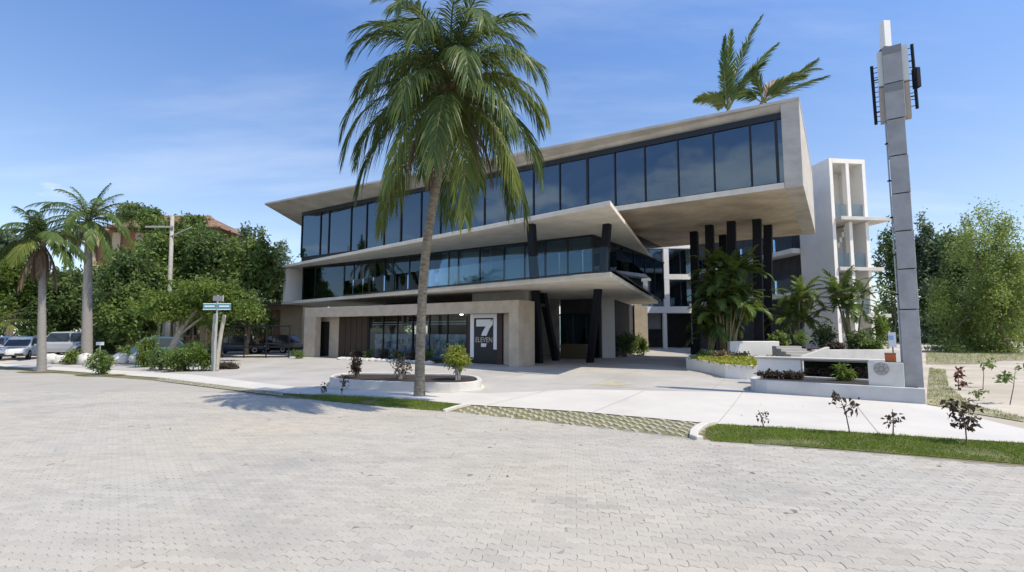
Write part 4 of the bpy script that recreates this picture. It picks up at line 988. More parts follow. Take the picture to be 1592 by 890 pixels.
em = MB().lathe(ec, -fn, [(.19, 0), (.19, .012), (.155, .013), (.155, .004)], 24).build('emblem', M_emb, fp_)
for k in range(7):
    a_ = R(90 + k * 360 / 7); c = ec + (fd * math.cos(a_) + Vector((0, 0, 1)) * math.sin(a_)) * .12 - fn * .012
    MB().lathe(c, -fn, [(.045, -.01), (.045, .02), (.03, .028)], 10).build('emblem_petal', M_emb, em)
MB().lathe(ec - fn * .004, -fn, [(.055, 0), (.055, .03), (.03, .035)], 12).build('emblem_centre', M_emb, em)
# white retaining wall, ledge and dark niche behind the planter
rw = thing('retaining_wall', FP(1.0, 2.6, 0), 'white retaining wall with thin ledge and dark niche behind the front planter', 'wall')
ua, ub = fu(1172, 2.6), fu(1247, 2.6); uc, ue = fu(1352, 2.6), fu(1392, 2.6)
fbx(MB(), ua + .15, ub, 2.56, 2.85, -.03, 1.05).build('wall', M_white, rw, bevel=.02)
fbx(MB(), uc, ue - .1, 2.56, 2.85, -.03, 1.05).build('wall', M_white, rw, bevel=.02)
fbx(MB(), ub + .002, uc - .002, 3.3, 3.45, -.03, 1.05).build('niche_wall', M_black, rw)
fbx(MB(), ub + .002, uc - .002, 3.003, 3.3, .98, 1.045).build('niche_lid', M_planter, rw)
fbx(MB(), ua + .05, ue - .05, 2.48, 3.0, 1.053, 1.12).build('ledge', M_planter, rw, bevel=.01)
for i in range(9):
    p = FP(fu(1186 + i * 7.5, 1.8), 1.6 + .3 * (i % 2), .40)
    bush(p, .16, .26, L_pu, 'low dark spiky plant in the row before the white wall, ' + ['at its left end', 'second from its left end', 'third from its left end', 'fourth from its left end', 'in its middle', 'fourth from its right end', 'third from its right end', 'second from its right end', 'at its right end'][i], 70, .12, 'ground_plant', 'plant', 'dark plants in the front planter', 40 + i, stems=2)
p = FP(fu(1316, 2.3), 2.2, .40); bush(p, .32, .5, L_lt, 'bright green spiky plant in front of the dark niche', 220, .26, 'spiky_plant', 'plant', None, 55, stems=3, aspect=.25)
for i in range(10):
    p = FP(fu(1255 + i * 10, 2.5), 2.75 + .3 * (i % 3), .36); bush(p, .24, .42, L_pu, 'dark withered plant in the niche under the ledge, ' + ['at its left end', 'second from its left end', 'third from its left end', 'fourth from its left end', 'just left of its middle', 'just right of its middle', 'fourth from its right end', 'third from its right end', 'second from its right end', 'beside the emblem block'][i], 110, .13, 'ground_plant', 'plant', 'withered plants in the niche', 60 + i, stems=2)
# orange box and small notice board left of the pylon
ob = thing('junction_box', FP(fu(1387, .7), .6, 1.16), 'small orange box standing on top of the emblem block', 'box')
fbx(MB(), fu(1378.5, .5), fu(1396, .5), .35, .6, 1.163, 1.40).build('box_body', mat('orange_paint', (0.42, 0.12, 0.035), 0.6, 0.1, 5), ob, bevel=.01)
fbx(MB(), fu(1378, .5), fu(1396.5, .5), .33, .62, 1.402, 1.43).build('box_lid', mat('orange_paint', (0, 0, 0)), ob)
nb = thing('notice_board', FP(fu(1392, 4.5), 4.5, 0), 'narrow white and blue notice board on a post left of the pylon', 'sign')
q0, q1 = FP(fu(1386, 4.5), 4.5), FP(fu(1398, 4.5), 4.5); zz1, zz0 = P(1390, 517, q0.y).z, P(1390, 540, q0.y).z
fbx(MB(), fu(1386, 4.5), fu(1398, 4.5), 4.48, 4.53, zz0, zz1).build('board', mat('board_white', (0.7, 0.72, 0.75), 0.5), nb)
fbx(MB(), fu(1387, 4.5), fu(1394, 4.5), 4.465, 4.478, (zz0 + zz1) / 2, zz1 - .12).build('board_mark', mat('board_blue', (0.25, 0.45, 0.7), 0.5), nb)
fbx(MB(), fu(1391, 4.5), fu(1393, 4.5), 4.535, 4.58, 0, zz0).build('post', M_frame, nb)

# pylon
PY_V = 0.62; pu0, pu1 = fu(1407, .3), fu(1437.5, .3); PWD = pu1 - pu0
pyl = thing('pylon', FP((pu0 + pu1) / 2, .3 + PWD / 2, .47), 'tall slim pylon of stacked grey concrete blocks carrying antennas and a white mast', 'pylon')
YP = FP((pu0 + pu1) / 2, .3).y
zs = [.472] + [P(1420 - (600 - y) * .05, y, YP).z for y in (482, 419, 359.5, 301, 242, 185, 129, 71)]
for i in range(8):
    ex_ = 0.0 if i < 6 else 0.02; j = ((i * 37) % 5 - 2) * .005
    ma = M_pylon
    blk = fbx(MB(), pu0 + j - ex_, pu1 + j + ex_, .3 + j * .5, .3 + PWD + j * .5, zs[i] + (.03 if i else 0), zs[i + 1] - .001).build('block', ma, pyl, bevel=.008)
    if i: fbx(MB(), pu0 + .05, pu1 - .05, .35, .3 + PWD - .05, zs[i] - .0005, zs[i] + .0295).build('joint', M_black, pyl)
    if i >= 6:
        lm = mat('side_panel_white', (0.62, 0.64, 0.62), 0.6) if i == 7 else mat('side_panel_tan', (0.40, 0.35, 0.29), 0.7)
        fbx(MB(), pu0 + j - .155, pu0 + j - ex_ - .004, .42, .3 + PWD - .03, zs[i] + .04, zs[i + 1] - .04).build('side_panel', lm, blk)
        fbx(MB(), pu1 + j + ex_ + .004, pu1 + j + .16, .42, .3 + PWD - .03, zs[i] + .04, zs[i + 1] - .04).build('side_panel', lm, blk)
    if i in (6, 7):
        hb = zs[i + 1] - zs[i]
        fbx(MB(), pu0 + j - ex_ + .01, pu1 + j + ex_ - .01, .285, .298 + j * .5, zs[i + 1] - .24, zs[i + 1] - .02).build('face_band', mat('pylon_band', (0.22, 0.23, 0.24), 0.8), blk)
cu = (pu0 + pu1) / 2
MB().tube([FP(pu0 - .035, .48, .47), FP(pu0 - .035, .48, zs[4]), FP(pu0 - .04, .48, zs[6] + .1)], .022, 6).build('cable_conduit', mat('conduit_grey', (0.42, 0.45, 0.48), 0.5), pyl)
for i in range(1, 6): 
    c_ = FP(pu0 - .035, .48, zs[i] + .45); MB().box(c_.x - .04, c_.x + .05, c_.y - .04, c_.y + .04, c_.z, c_.z + .04).build('conduit_clip', M_frame, pyl)
mc = FP(cu - .12, .3 + PWD / 2); MB().box(mc.x - .11, mc.x + .11, mc.y - .11, mc.y + .11, zs[8] + .05, P(1378, 27, YP).z).build('mast', mat('mast_white', (0.80, 0.79, 0.76), 0.5), pyl, bevel=.015)
MB().box(mc.x - .13, mc.x + .13, mc.y - .13, mc.y + .13, zs[8] - .005, zs[8] + .048).build('mast_base', M_frame, pyl)
for sgn, pu_, zt_, zb_, n_ in ((-1, pu0 - .27, P(1352, 91, YP).z, P(1364, 184, YP).z, 12), (1, pu1 + .30, P(1414, 73, YP).z, P(1415, 172, YP).z, 10)):
    a0, a1 = FP(pu_, .3 + PWD * .5, zb_), FP(pu_ - .02, .3 + PWD * .5, zt_)
    an = MB().tube([a0, a1], .045, 8).build('antenna', M_dark, pyl)
    m_ = MB()
    for k in range(n_):
        z = zb_ + (zt_ - zb_) * (k + .5) / n_; q = FP(pu_, .3 + PWD * .5, z); m_.tube([q, q - fd * sgn * .17], .012, 5)
    m_.build('antenna_rib', M_dark, an)
    if sgn == 1:
        zz = zb_ + (zt_ - zb_) * .45; c = FP(pu_ + .03, .3 + PWD * .5, zz); MB().box(c.x - .07, c.x + .07, c.y - .1, c.y + .1, zz - .28, zz + .34).build('antenna_box', M_dark, an, bevel=.02)
    for f in (.2, .75):
        z = zb_ + (zt_ - zb_) * f; q = FP(pu_, .3 + PWD * .5, z); e_ = FP((pu0 - .1) if sgn < 0 else (pu1 + .1), .3 + PWD * .5, z); MB().tube([q, e_], .02, 6).build('bracket', M_dark, pyl)

# ================================================================ MIDDLE PLANTER under the box
mpx = [(1067, 574), (1085, 577), (1106, 581), (1128, 588), (1150, 590), (1180, 591)]
mp_ = [Vector(G(*p)[:2]) for p in mpx]; mb_ = [Vector(P(1215, 560, 25).xy), Vector(P(1205, 560, 30).xy), Vector(P(1100, 560, 30.5).xy), Vector(P(1072, 560, 29.5).xy)]
ml = mp_ + mb_; mc_ = sum(ml, Vector((0, 0))) / len(ml)
mpl = thing('curved_planter', (mc_.x, mc_.y, 0.1), 'curved pale planter with yellow-green ground cover under the cantilevered box', 'planter')
mi_ = [mc_ + (p - mc_).normalized() * ((p - mc_).length - .2) for p in ml]
ringwall(ml, mi_, -.03, .68).build('planter_wall', M_white, mpl, bevel=.015)
MB().prism([(p.x, p.y) for p in mi_], 0, .58).build('planter_soil', M_soil, mpl)
rs = np.random.RandomState(9); C = []; ring_ = [(p.x, p.y) for p in [mc_ + (q - mc_) * 1.02 for q in ml]]
while len(C) < 5200:
    x = rs.uniform(min(p[0] for p in ring_), max(p[0] for p in ring_)); y = rs.uniform(min(p[1] for p in ring_), max(p[1] for p in ring_))
    if in_poly(x, y, ring_) and (y < mc_.y + .6): C.append((x, y, .62 + .16 * rs.uniform() + .1 * noise.noise(Vector((x * 2, y * 2, 0)))))
V, F = leaf_cloud(np.array(C), .13, rs, 1.2, .6); o = raw('ground_cover', V, F, L_ye, None, np.repeat(rs.uniform(.1, 1, len(C)), 4)); tag(o, 'yellow-green creeping ground cover spilling over the curved planter', 'ground cover', None, 'stuff')
wb = thing('white_block_wall', P(1185, 553, 27.5), 'cream block wall standing at the back of the curved planter', 'wall'); wb.location.z = .1
y_ = 27.6; x0, x1 = P(1135, 540, y_).x, P(1212, 540, y_).x
MB().box(x0, x1, y_, y_ + .5, 0, P(1180, 531, y_).z).build('wall', M_white, wb, bevel=.02)
bol = thing('bollard', (P(1077, 540, 31.5).x, 31.5, RISE), 'short dark bollard at the garage drive beside the curved planter', 'bollard')
MB().box(bol.location.x - .12, bol.location.x + .12, 31.4, 31.6, RISE - .02, 1.25).build('bollard_body', M_dark, bol, bevel=.02)
# steps and ramp walls to the right of the cream wall
rp_ = thing('entrance_ramp', P(1290, 552, 24), 'pale entrance ramp with low parapets leading up beside the planters', 'ramp'); rp_.location.z = .1
xx = [P(p, 545, 26).x for p in (1212, 1252, 1345, 1392)]
M_step = mat('step_concrete', (0.40, 0.39, 0.37), 0.9)
for k in range(5):
    MB().box(xx[0], xx[1], 24.5 + k * .45, 24.5 + (k + 1) * .45 - .004, 0, .80 + k * .12).build('step', M_step, rp_)
MB().hexa([(xx[0], 24.0, 0), (xx[1], 24.0, 0), (xx[1], 24.3, 0), (xx[0], 24.3, 0), (xx[0], 24.0, .86), (xx[1], 24.0, 1.32), (xx[1], 24.3, 1.32), (xx[0], 24.3, .86)]).build('parapet', M_planter, rp_, bevel=.01)
MB().box(xx[1] + .01, xx[3], 25.2, 25.5, 0, P(1300, 544, 25.2).z).build('parapet', M_planter, rp_, bevel=.01)
MB().box(xx[1] + .01, xx[3] - .1, 25.51, 31.0, 0, 1.0).build('ramp_bed', M_soil, rp_)

# ---- clumping palms, banana-like greens around the entrance
M_cane = mat('palm_cane', (0.20, 0.19, 0.10), 0.7, 0.25, 6)
def clump_palm(px, py, Y, z0, hs, label, nst, spread, seed, L=1.7, m=L_fr, nf=8, group=None, ll=.5):
    rs = random.Random(seed); b = P(px, py, Y); b.z = z0; t = thing('clump_palm', b, label, 'palm', group)
    for i in range(nst):
        a_ = rs.uniform(0, 6.28); h = rs.uniform(*hs); r0 = spread * .25 * rs.random(); r1 = spread * rs.uniform(.3, 1)
        p0 = b + Vector((math.cos(a_) * r0, math.sin(a_) * r0, -.05)); p1 = b + Vector((math.cos(a_) * r1, math.sin(a_) * r1 * .8, h))
        mid = p0.lerp(p1, .5) + Vector((0, 0, .15)); MB().tube([p0, mid, p1], [.055, .05, .04], 7).build('cane', M_cane, t, smooth=True)
        for k in range(nf):
            az = k * 2.4 + rs.uniform(0, 1) + i; u = k / nf
            key = (round(L * rs.uniform(.85, 1.1), 1), round(R(84 - 74 * u), 2), round(R(52 + 50 * u), 2), 32, ll, .36, 500 + (k * 3 + i) % 9, .05, 55, 0)
            add_frond(t, p1 + Vector((0, 0, .1)), az, key, L_fg if rs.random() < .4 else m, .018)
    return t
clump_palm(1130, 545, 28.2, .58, (1.6, 5.0), 'tall clump of palms with bare canes in the curved planter before the dark columns', 21, 1.2, 1, 1.7, nf=10)
clump_palm(1103, 545, 28.6, .58, (.8, 2.6), 'lower palm clump at the left of the curved planter', 5, .6, 2, 1.4)
clump_palm(1240, 530, 30, 1.0, (1.4, 3.0), 'palm clump right of the dark columns in shade', 7, .9, 3, 1.7)
clump_palm(1325, 525, 28.5, 1.0, (2.0, 3.2), 'palm clump before the white stair tower', 6, .8, 4, 1.8)
for i, (px, py, Y, rx, rz, m, lb) in enumerate(((1275, 530, 29, 1.0, 1.5, L_dk, 'dark green shrub between the two right palm clumps'), (1330, 530, 27.5, 1.1, 1.3, L_dk, 'dark green shrub under the palm clump by the stair tower'),
        (1368, 525, 28.5, .75, 2.1, L_lt, 'bright green shrub beside the pylon at the stair tower foot'), (1215, 530, 28.5, .7, 1.1, L_md, 'mid green shrub right of the cream wall'), (1352, 543, 26, .6, .6, L_md, 'low green shrub at the end of the ramp bed'), (1300, 540, 26, .5, .45, L_pu, 'low brownish plant in the ramp bed'))):
    p = P(px, py, Y); p.z = 1.0; bush(p, rx, rz, m, lb, 1100, .17, seed=80 + i)
p = P(1250, 548, 24.4); p.z = 1.32; pt = bush(p, .42, .62, L_md, 'round clipped green shrub at the top of the ramp steps', 900, .09, seed=90, lift=.1)
p = P(1098, 553, 26.4); p.z = .58; bush(p, .7, .5, L_dk, 'dark green low shrub in the curved planter under the palms', 600, .14, seed=91)
p = P(1127, 556, 25.6); p.z = .58; bush(p, .7, .45, L_br, 'dry brown plant litter heap in the curved planter', 500, .14, 'dry_plant', 'plant', seed=92)
p = P(1150, 552, 26.0); p.z = .58; bush(p, .7, .4, L_pu, 'purple low plant in the curved planter before the cream wall', 400, .14, 'ground_plant', 'plant', seed=93)
# planting along the passage beside the lobby
for i, (px, Y, rx, rz, m, lb) in enumerate(((968, 38, .7, 1.7, L_dk, 'dark hedge shrub nearest the grey fin wall'), (980, 41, .8, 1.7, L_dk, 'dark hedge shrub in the middle of the passage hedge'), (990, 44, .9, 1.8, L_md, 'green hedge shrub at the far end of the passage hedge'), (1000, 40, .65, 1.5, L_lt, 'bright green sunlit shrub beside the garage drive'))):
    p = P(px, 540, Y); p.z = RISE; bush(p, rx, rz, m, lb, 1000, .17, seed=95 + i)

# ================================================================ ANNEX BUILDING behind, STAIR TOWER
AY = 56.0
an = thing('annex_building', (P(1040, 500, AY).x, AY, RISE), 'rear wing with white grid of glass bays above a dark garage opening', 'building')
def axz(px, py): p = P(px, py, AY); return p.x, p.z
xa0, xa1 = P(955, 450, AY).x, P(1215, 450, AY).x
zl = [axz(1040, 487)[1], axz(1040, 477)[1], axz(1040, 435)[1], axz(1040, 427)[1], axz(1040, 387)[1], axz(1040, 379)[1]]
for k in range(3): MB().box(xa0, xa1, AY - .25, AY + .5, zl[2 * k], zl[2 * k + 1]).build('floor_band', M_white, an)
vx = [P(p, 450, AY).x for p in (958, 985, 1036, 1083, 1130, 1165, 1200, 1214)]
for k, x in enumerate(vx):
    MB().box(x - .28, x + .28, AY - .24, AY + .4, zl[1] + .002, zl[2] - .002).build('upright', M_white, an)
    MB().box(x - .28, x + .28, AY - .24, AY + .4, zl[3] + .002, zl[4] - .002).build('upright', M_white, an)
for k in range(len(vx) - 1):
    for z0, z1 in ((zl[1], zl[2]), (zl[3], zl[4])):
        xm = (vx[k] + vx[k + 1]) / 2
        w_ = MB().box(xm - .05, xm + .05, AY + .18, AY + .26, z0 + .01, z1 - .01).build('window_frame', M_frame, an)
        MB().box(vx[k] + .285, xm - .055, AY + .2, AY + .22, z0 + .01, z1 - .01).build('window_pane', M_glassM, an)
        MB().box(xm + .055, vx[k + 1] - .285, AY + .2, AY + .22, z0 + .01, z1 - .01).build('window_pane', M_glassM, an)
MB().box(xa0, xa1, AY + 4, AY + 4.3, RISE, 16).build('rear_wall', M_intd, an)
MB().box(xa0, xa1, AY + .55, AY + 3.9, zl[0] + .05, zl[1] - .05).build('floor_slab', M_int, an)
MB().box(xa0, xa1, AY + .55, AY + 3.9, zl[2] + .05, zl[3] - .05).build('floor_slab', M_int, an)
MB().box(xa0, xa1, AY - .2, AY + 4.2, zl[5] + .02, 15.9).build('upper_wall', M_grayw, an)
x0, x1, x2, x3 = P(1000, 500, AY).x, P(1031, 500, AY).x, P(1036, 500, AY).x, P(1079, 500, AY).x
MB().box(x1, x2, AY - .2, AY + .3, RISE - .02, zl[0] - .002).build('garage_post', M_white, an)
MB().box(x3 - .2, x3 + .3, AY - .2, AY + .3, RISE - .02, zl[0] - .002).build('garage_post', M_grayw, an)
MB().box(xa0, x0, AY - .2, AY + .3, RISE - .02, zl[0] - .002).build('garage_wall', M_wall, an)
MB().box(x3 + .31, xa1, AY - .2, AY + .3, RISE - .02, zl[0] - .002).build('garage_wall', M_intd, an)
MB().box(x0 + .02, x1 - .02, AY + .8, AY + .9, P(1015, 512, AY).z, zl[0] - .002).build('garage_shutter', mat('shutter_grey', (0.20, 0.20, 0.20), 0.7), an)
# side wing along the court
tw = Vector((P(1297, 400, 34).x, 34)); td = Vector((-.12, .993)); tf = Vector((.993, .12))
def TW(u, v, z): q = tw + tf * u + td * v; return Vector((q.x, q.y, z))
def tbx(m, u0, u1, v0, v1, z0, z1): return m.hexa([TW(u0, v0, z0), TW(u1, v0, z0), TW(u1, v1, z0), TW(u0, v1, z0), TW(u0, v0, z1), TW(u1, v0, z1), TW(u1, v1, z1), TW(u0, v1, z1)])
wg = thing('court_wing', TW(0, 10, RISE), 'side wing with slanted balcony slabs and glass along the inner court', 'building')
for z in (4.6, 7.9): tbx(MB(), -.6, 4, 3.4, 20, z, z + .35).build('balcony_slab', M_white, wg)
tbx(MB(), .6, .8, 3.35, 20, RISE, 11.5).build('wing_wall', M_intd, wg)
for z in (4.95, 8.25):
    for k in range(7): tbx(MB(), -.5, -.47, 3.5 + k * 2.3, 5.75 + k * 2.3, z + .01, z + 1.05).build('balustrade_pane', M_glassC, wg)
tbx(MB(), -.3, 4, 3.4, 20, 11.52, 11.9).build('wing_roof', M_white, wg)
st = thing('stair_tower', TW(1.3, 1, RISE), 'white open stair tower with tall twin openings and projecting slabs', 'tower')
zt = [P(1320, y, 34).z for y in (491, 418, 341, 246)]; TWD = 2.75
tbx(MB(), 0, .26, 0, 3.3, RISE - .05, zt[3]).build('tower_wall', M_white, st, bevel=.01)
tbx(MB(), .262, TWD, 2.2, 2.4, RISE - .05, zt[3] - .01).build('back_wall', M_white, st)
tbx(MB(), TWD - .22, TWD, .4, 2.198, RISE - .05, zt[3] - .012).build('tower_wall', M_white, st)
tbx(MB(), .262, TWD, 0, 2.4, zt[3] - .32, zt[3] - .003).build('tower_roof', M_white, st)
zseg = [RISE - .05, zt[0] - .12, zt[0] + .12, zt[1] - .12, zt[1] + .12, zt[2] - .14, zt[2] + .14, zt[3] - .322]
for a_, b_ in ((0, 1), (2, 3), (4, 5), (6, 7)):
    for u in (1.26, TWD - .24): tbx(MB(), u, u + .24, .002, .395, zseg[a_] + .002, zseg[b_] - .002).build('fin', M_white, st)
for k, (e_, r_) in enumerate(((.15, 3.9), (.15, 3.6), (.5, 4.0))):
    tbx(MB(), .264, r_, -e_, 2.19, zt[k] - .118, zt[k] + .118).build('stair_slab', M_planter, st, bevel=.01)
for k in range(3):
    z = zt[k] + .13; tbx(MB(), .27, 1.25, .15, .17, z, z + 1.0).build('glass_guard', M_glassC, st); tbx(MB(), 1.51, TWD - .25, .15, .17, z, z + 1.0).build('glass_guard', M_glassC, st)
for k in range(3):   # flights inside the openings
    z0, z1 = (RISE, zt[0], zt[1])[k], zt[k]
    m_ = MB(); ns = 9
    for q in range(ns): tbx(m_, .5 + q * .2, .5 + (q + 1) * .2, 1.2, 2.15, z0 + (z1 - z0) * q / ns + .15, z0 + (z1 - z0) * (q + 1) / ns + .12)
    m_.build('stair_flight', M_white, st)
gb = thing('garden_building', TW(4.2, 3, RISE), 'beige low block half hidden behind the pylon', 'building')
tbx(MB(), 3.0, 4.6, 3.0, 7, RISE - .02, zt[1] - .2).build('wall', M_wall, gb); tbx(MB(), 2.9, 4.9, 2.6, 7, zt[1] - .198, zt[1] + .05).build('roof', M_planter, gb)
w_ = tbx(MB(), 3.3, 4.3, 2.96, 2.998, 1.2, 3.0).build('window_frame', M_frame, gb); tbx(MB(), 3.36, 4.24, 2.94, 2.958, 1.26, 2.94).build('pane', M_glassM, w_)

# palm on the roof
rp0 = P(1140, 170, 29.0); rp0.z = ZR
rpalm = thing('roof_palm', rp0, 'green palm with upright fronds rising above the roof of the office building', 'palm tree')
MB().lathe(rp0 - Vector((0, 0, .02)), (0, 0, 1), [(.7, 0), (.8, .55), (.72, .55), (.7, .45)], 14).build('planter_tub', M_planter, rpalm)
q_ = P(1132, 172, 29.0); q2 = P(1185, 160, 29.4)
ringed_trunk(rpalm, [rp0 + Vector((0, 0, .4)), (rp0 + Vector((0, 0, .4))).lerp(q_, .5), q_], [.16, .14, .12], M_cane, 8, 16)
ringed_trunk(rpalm, [rp0 + Vector((.3, .2, .4)), (rp0 + Vector((.3, .2, .4))).lerp(q2, .5), q2], [.13, .12, .10], M_cane, 8, 16)
for k, (src, az, e0, bend, L, m) in enumerate(((q_, 3.0, 84, -14, 4.6, L_fr), (q_, .05, 88, 6, 5.0, L_fg), (q_, .1, 78, 22, 6.6, L_fr), (q_, .0, 60, 16, 5.2, L_fr), (q2, .1, 52, 46, 4.6, L_fr), (q2, 0.0, 36, -4, 4.4, L_fr), (q2, -.3, 22, 10, 3.6, L_fr), (q_, -1.0, 62, 50, 3.0, L_fr), (q_, 1.4, 55, 60, 3.0, L_fr),
        (q2, -.9, 48, 70, 2.6, L_fy), (q2, 2.6, 50, 60, 2.8, L_fr), (q2, 1.0, 40, 70, 2.8, L_fg), (q2, -2.2, 56, 60, 2.6, L_fr), (q_, 2.4, 66, 70, 2.4, L_fy), (q2, .4, 66, 60, 3.0, L_br))):
    add_frond(rpalm, src, az, (L, R(e0), R(bend), 66, 1.0, .3, 700 + k, .07, 42, 0, 1.2 if k % 2 else .8), m, .05)

# ================================================================ LEFT SIDE
# royal palms beside the road
M_royal = mat('royal_trunk', (0.25, 0.235, 0.215), 0.85, 0.15, 4, 0.3, 25, stretch=(1, 1, 4))
M_shaft = mat('crownshaft', (0.08, 0.13, 0.06), 0.6, 0.2, 3)
def road_palm(px, py, Y, top_y, label, r0, r1, fronds, dead, shaft, seed):
    rs = random.Random(seed); b = P(px, py, Y); b.z = gh(b.x, Y) - .03; tz = P(px + 3, top_y, Y)
    t = thing('royal_palm', b, label, 'palm tree', 'palms beside the road on the left'); tp = Vector((tz.x, Y, tz.z))
    ringed_trunk(t, [b - Vector((0, 0, .05)), b + Vector((0, 0, .35)), b.lerp(tp, .4), b.lerp(tp, .75), tp], [r0 * 1.7, r0 * 1.15, r0, r1, r1 * .8], M_royal, 12, 60, .02)
    if shaft: MB().tube([tp - Vector((0, 0, 1.4)), tp - Vector((0, 0, .7)), tp + Vector((0, 0, .1))], [r1 * 1.02, r1 * 1.25, r1 * .5], 10).build('crownshaft', M_shaft, t, smooth=True)
    for i, (az, e0, bend, L) in enumerate(fronds):
        add_frond(t, tp, az, (L, R(e0), R(bend), 58, .75, .75, seed * 40 + i, .06, 60, 0), L_fy if i % 5 == 2 else L_fr, .04)
    for i in range(dead):
        az = i * 6.283 / dead + rs.uniform(-.2, .2); add_frond(t, tp - Vector((0, 0, .2)), az, (rs.choice((2.0, 2.6)), R(-58), R(28), 40, .42, 1.3, seed * 40 + 30 + i % 3, .05, 45, 0), L_br, .03, label='dry brown frond hanging down')
    return t
PI = math.pi
road_palm(135, 553, 36, 345, 'grey-trunked palm with thick smooth trunk and green crown, right one of the roadside pair', .29, .23,
          [(PI * .98, 58, 95, 4.3), (PI * .1, 82, 30, 3.2), (.05, 70, 60, 3.2), (-.3, 35, 105, 3.8), (PI * 1.1, 20, 100, 3.6), (-1.2, 30, 115, 4.0), (-1.9, 20, 105, 4.0), (.2, 5, 88, 3.9), (-.8, 0, 85, 4.2), (2.6, 0, 85, 3.6), (1.2, 40, 90, 3.6), (1.8, 10, 95, 3.6), (-1.4, -10, 75, 4.4), (-.4, -20, 65, 4.2), (-2.4, -5, 80, 4.2), (-.1, 25, 105, 4.0), (-2.8, 45, 110, 4.0), (.3, 60, 70, 3.4), (-1.5, 62, 75, 3.6), (3.0, 76, 40, 3.2), (-2.2, 50, 95, 3.8), (-.7, 55, 85, 3.8)], 4, True, 3)
road_palm(64, 577, 26.4, 372, 'slender pale-trunked palm with dry hanging fronds, left one of the roadside pair', .17, .14,
          [(PI * .9, 70, 30, 1.6), (.1, 50, 70, 2.2), (.5, 30, 90, 2.2), (-.6, 30, 90, 2.4), (-1.6, 50, 90, 2.2), (-2.4, 40, 95, 2.2), (.0, 10, 80, 2.6), (1.6, 50, 90, 2.2), (-1.1, 65, 70, 2.3), (-2.0, 75, 55, 2.0), (2.6, 45, 85, 2.3), (-.2, -5, 75, 2.4), (-1.4, -8, 72, 2.4), (-2.8, 0, 80, 2.4)], 7, False, 5)
p = G(-38, 560); t = thing('young_palm', p, 'young palm with bright arching fronds cut by the left edge of the picture', 'palm tree')
for i, (az, e0, bend, L) in enumerate(((0.1, 62, 70, 4.6), (-.3, 50, 80, 4.4), (.5, 70, 70, 4.6), (-.9, 60, 80, 4.2), (1.5, 60, 80, 4.2), (3, 60, 80, 4), (-.1, 75, 50, 4.6))):
    add_frond(t, p + Vector((0, 0, 1.2)), az, (L, R(e0), R(bend), 50, .75, .6, 860 + i, .055, 60, 0), L_fy, .04)
ringed_trunk(t, [p, p + Vector((0, 0, .7)), p + Vector((0, 0, 1.4))], [.22, .18, .14], M_cane, 8, 14)

TG = 'trees behind the left forecourt'
tree(15, 540, 352, 440, 52, 55, L_bl, 'airy bluish tree furthest left above the parked cars', 5200, .5, seed=1, sig=.16)
tree(18, 540, 402, 505, 48, 42, L_lt, 'bright green low tree at the left edge behind the cars', 6500, .36, seed=2)
tree(105, 535, 420, 520, 62, 46, L_dk, 'dark green tree between the two roadside palms', 8000, .42, seed=3)
tree(212, 530, 316, 352, 46, 70, L_dk, 'dark tree showing above the tiled roof', 2600, .5, seed=4)
tree(268, 530, 340, 470, 62, 48, L_md, 'mid green tall tree behind the utility pole', 10000, .42, seed=5)
tree(345, 535, 358, 500, 62, 47, L_dk, 'dark green broad tree right of the utility pole', 11000, .42, seed=6)
tree(392, 535, 374, 500, 46, 44, L_md, 'mid green dense tree left of the office building', 10000, .40, seed=7)
tree(440, 535, 380, 500, 48, 60, L_bl, 'bluish green tree just behind the left end of the office building', 7000, .46, seed=8)
tree(200, 535, 400, 520, 55, 43, L_dk, 'dark spreading tree right of the thick palm trunk', 9000, .42, seed=9)
tree(312, 535, 346, 372, 22, 58, L_md, 'small round treetop at the right end of the tiled roof', 1500, .42, seed=10)
tree(298, 545, 434, 505, 86, 32, L_lt, 'bright light-green spreading tree over the hedge island', 13000, .24, seed=11, base_px=262, bark=M_barkp, trunk_r=.2)
tree(385, 545, 455, 520, 45, 41, L_dk, 'dark low tree behind the black gate', 7000, .34, seed=12)
tree(448, 545, 470, 545, 24, 58, L_dk, 'dark low tree against the left wall of the office building', 4500, .36, seed=13)
L_rt = leafmat('leaf_olive', (0.075, 0.13, 0.032), (0.23, 0.30, 0.085))
# right
tree(1452, 545, 346, 545, 46, 80, L_bl, 'dark feathery tree right behind the pylon', 13000, .6, seed=21, sig=.16)
tree(1486, 545, 352, 550, 50, 72, L_dk, 'dark tree between the pylon and the big light tree', 13000, .6, seed=22)
tree(1538, 560, 326, 548, 92, 46, L_rt, 'big light-green spreading tree at the right edge of the sandy lot', 36000, .25, seed=23, sig=.17, nbl=11, trunk_r=.42, base_px=1562)
tree(1600, 545, 400, 540, 50, 58, L_md, 'mid green tree at the right border of the picture', 8000, .5, seed=24)
tree(1388, 545, 348, 540, 26, 76, L_dk, 'dark green tree in the gap between stair tower and pylon', 4000, .55, seed=25)
tree(232, 535, 372, 470, 60, 50, L_md, 'mid green tree in front of the tiled roof', 9500, .42, seed=31)
tree(310, 535, 362, 450, 55, 52, L_md, 'green tree covering the right part of the orange house', 8000, .42, seed=32)
tree(205, 535, 440, 530, 45, 41, L_md, 'low green tree behind the boulders', 6500, .34, seed=33)
tree(160, 535, 505, 545, 28, 42, L_dk, 'dark green shrubby tree behind the thick palm', 2500, .3, seed=34)
tree(60, 535, 430, 530, 40, 44, L_dk, 'dark green tree behind the slender palm trunk', 6500, .36, seed=35)
tree(345, 540, 440, 520, 45, 38, L_md, 'mid green tree behind the street sign', 7500, .30, seed=36)
tree(300, 535, 332, 372, 24, 53, L_md, 'small leafy treetop poking over the front of the tiled roof', 1500, .36, seed=37)
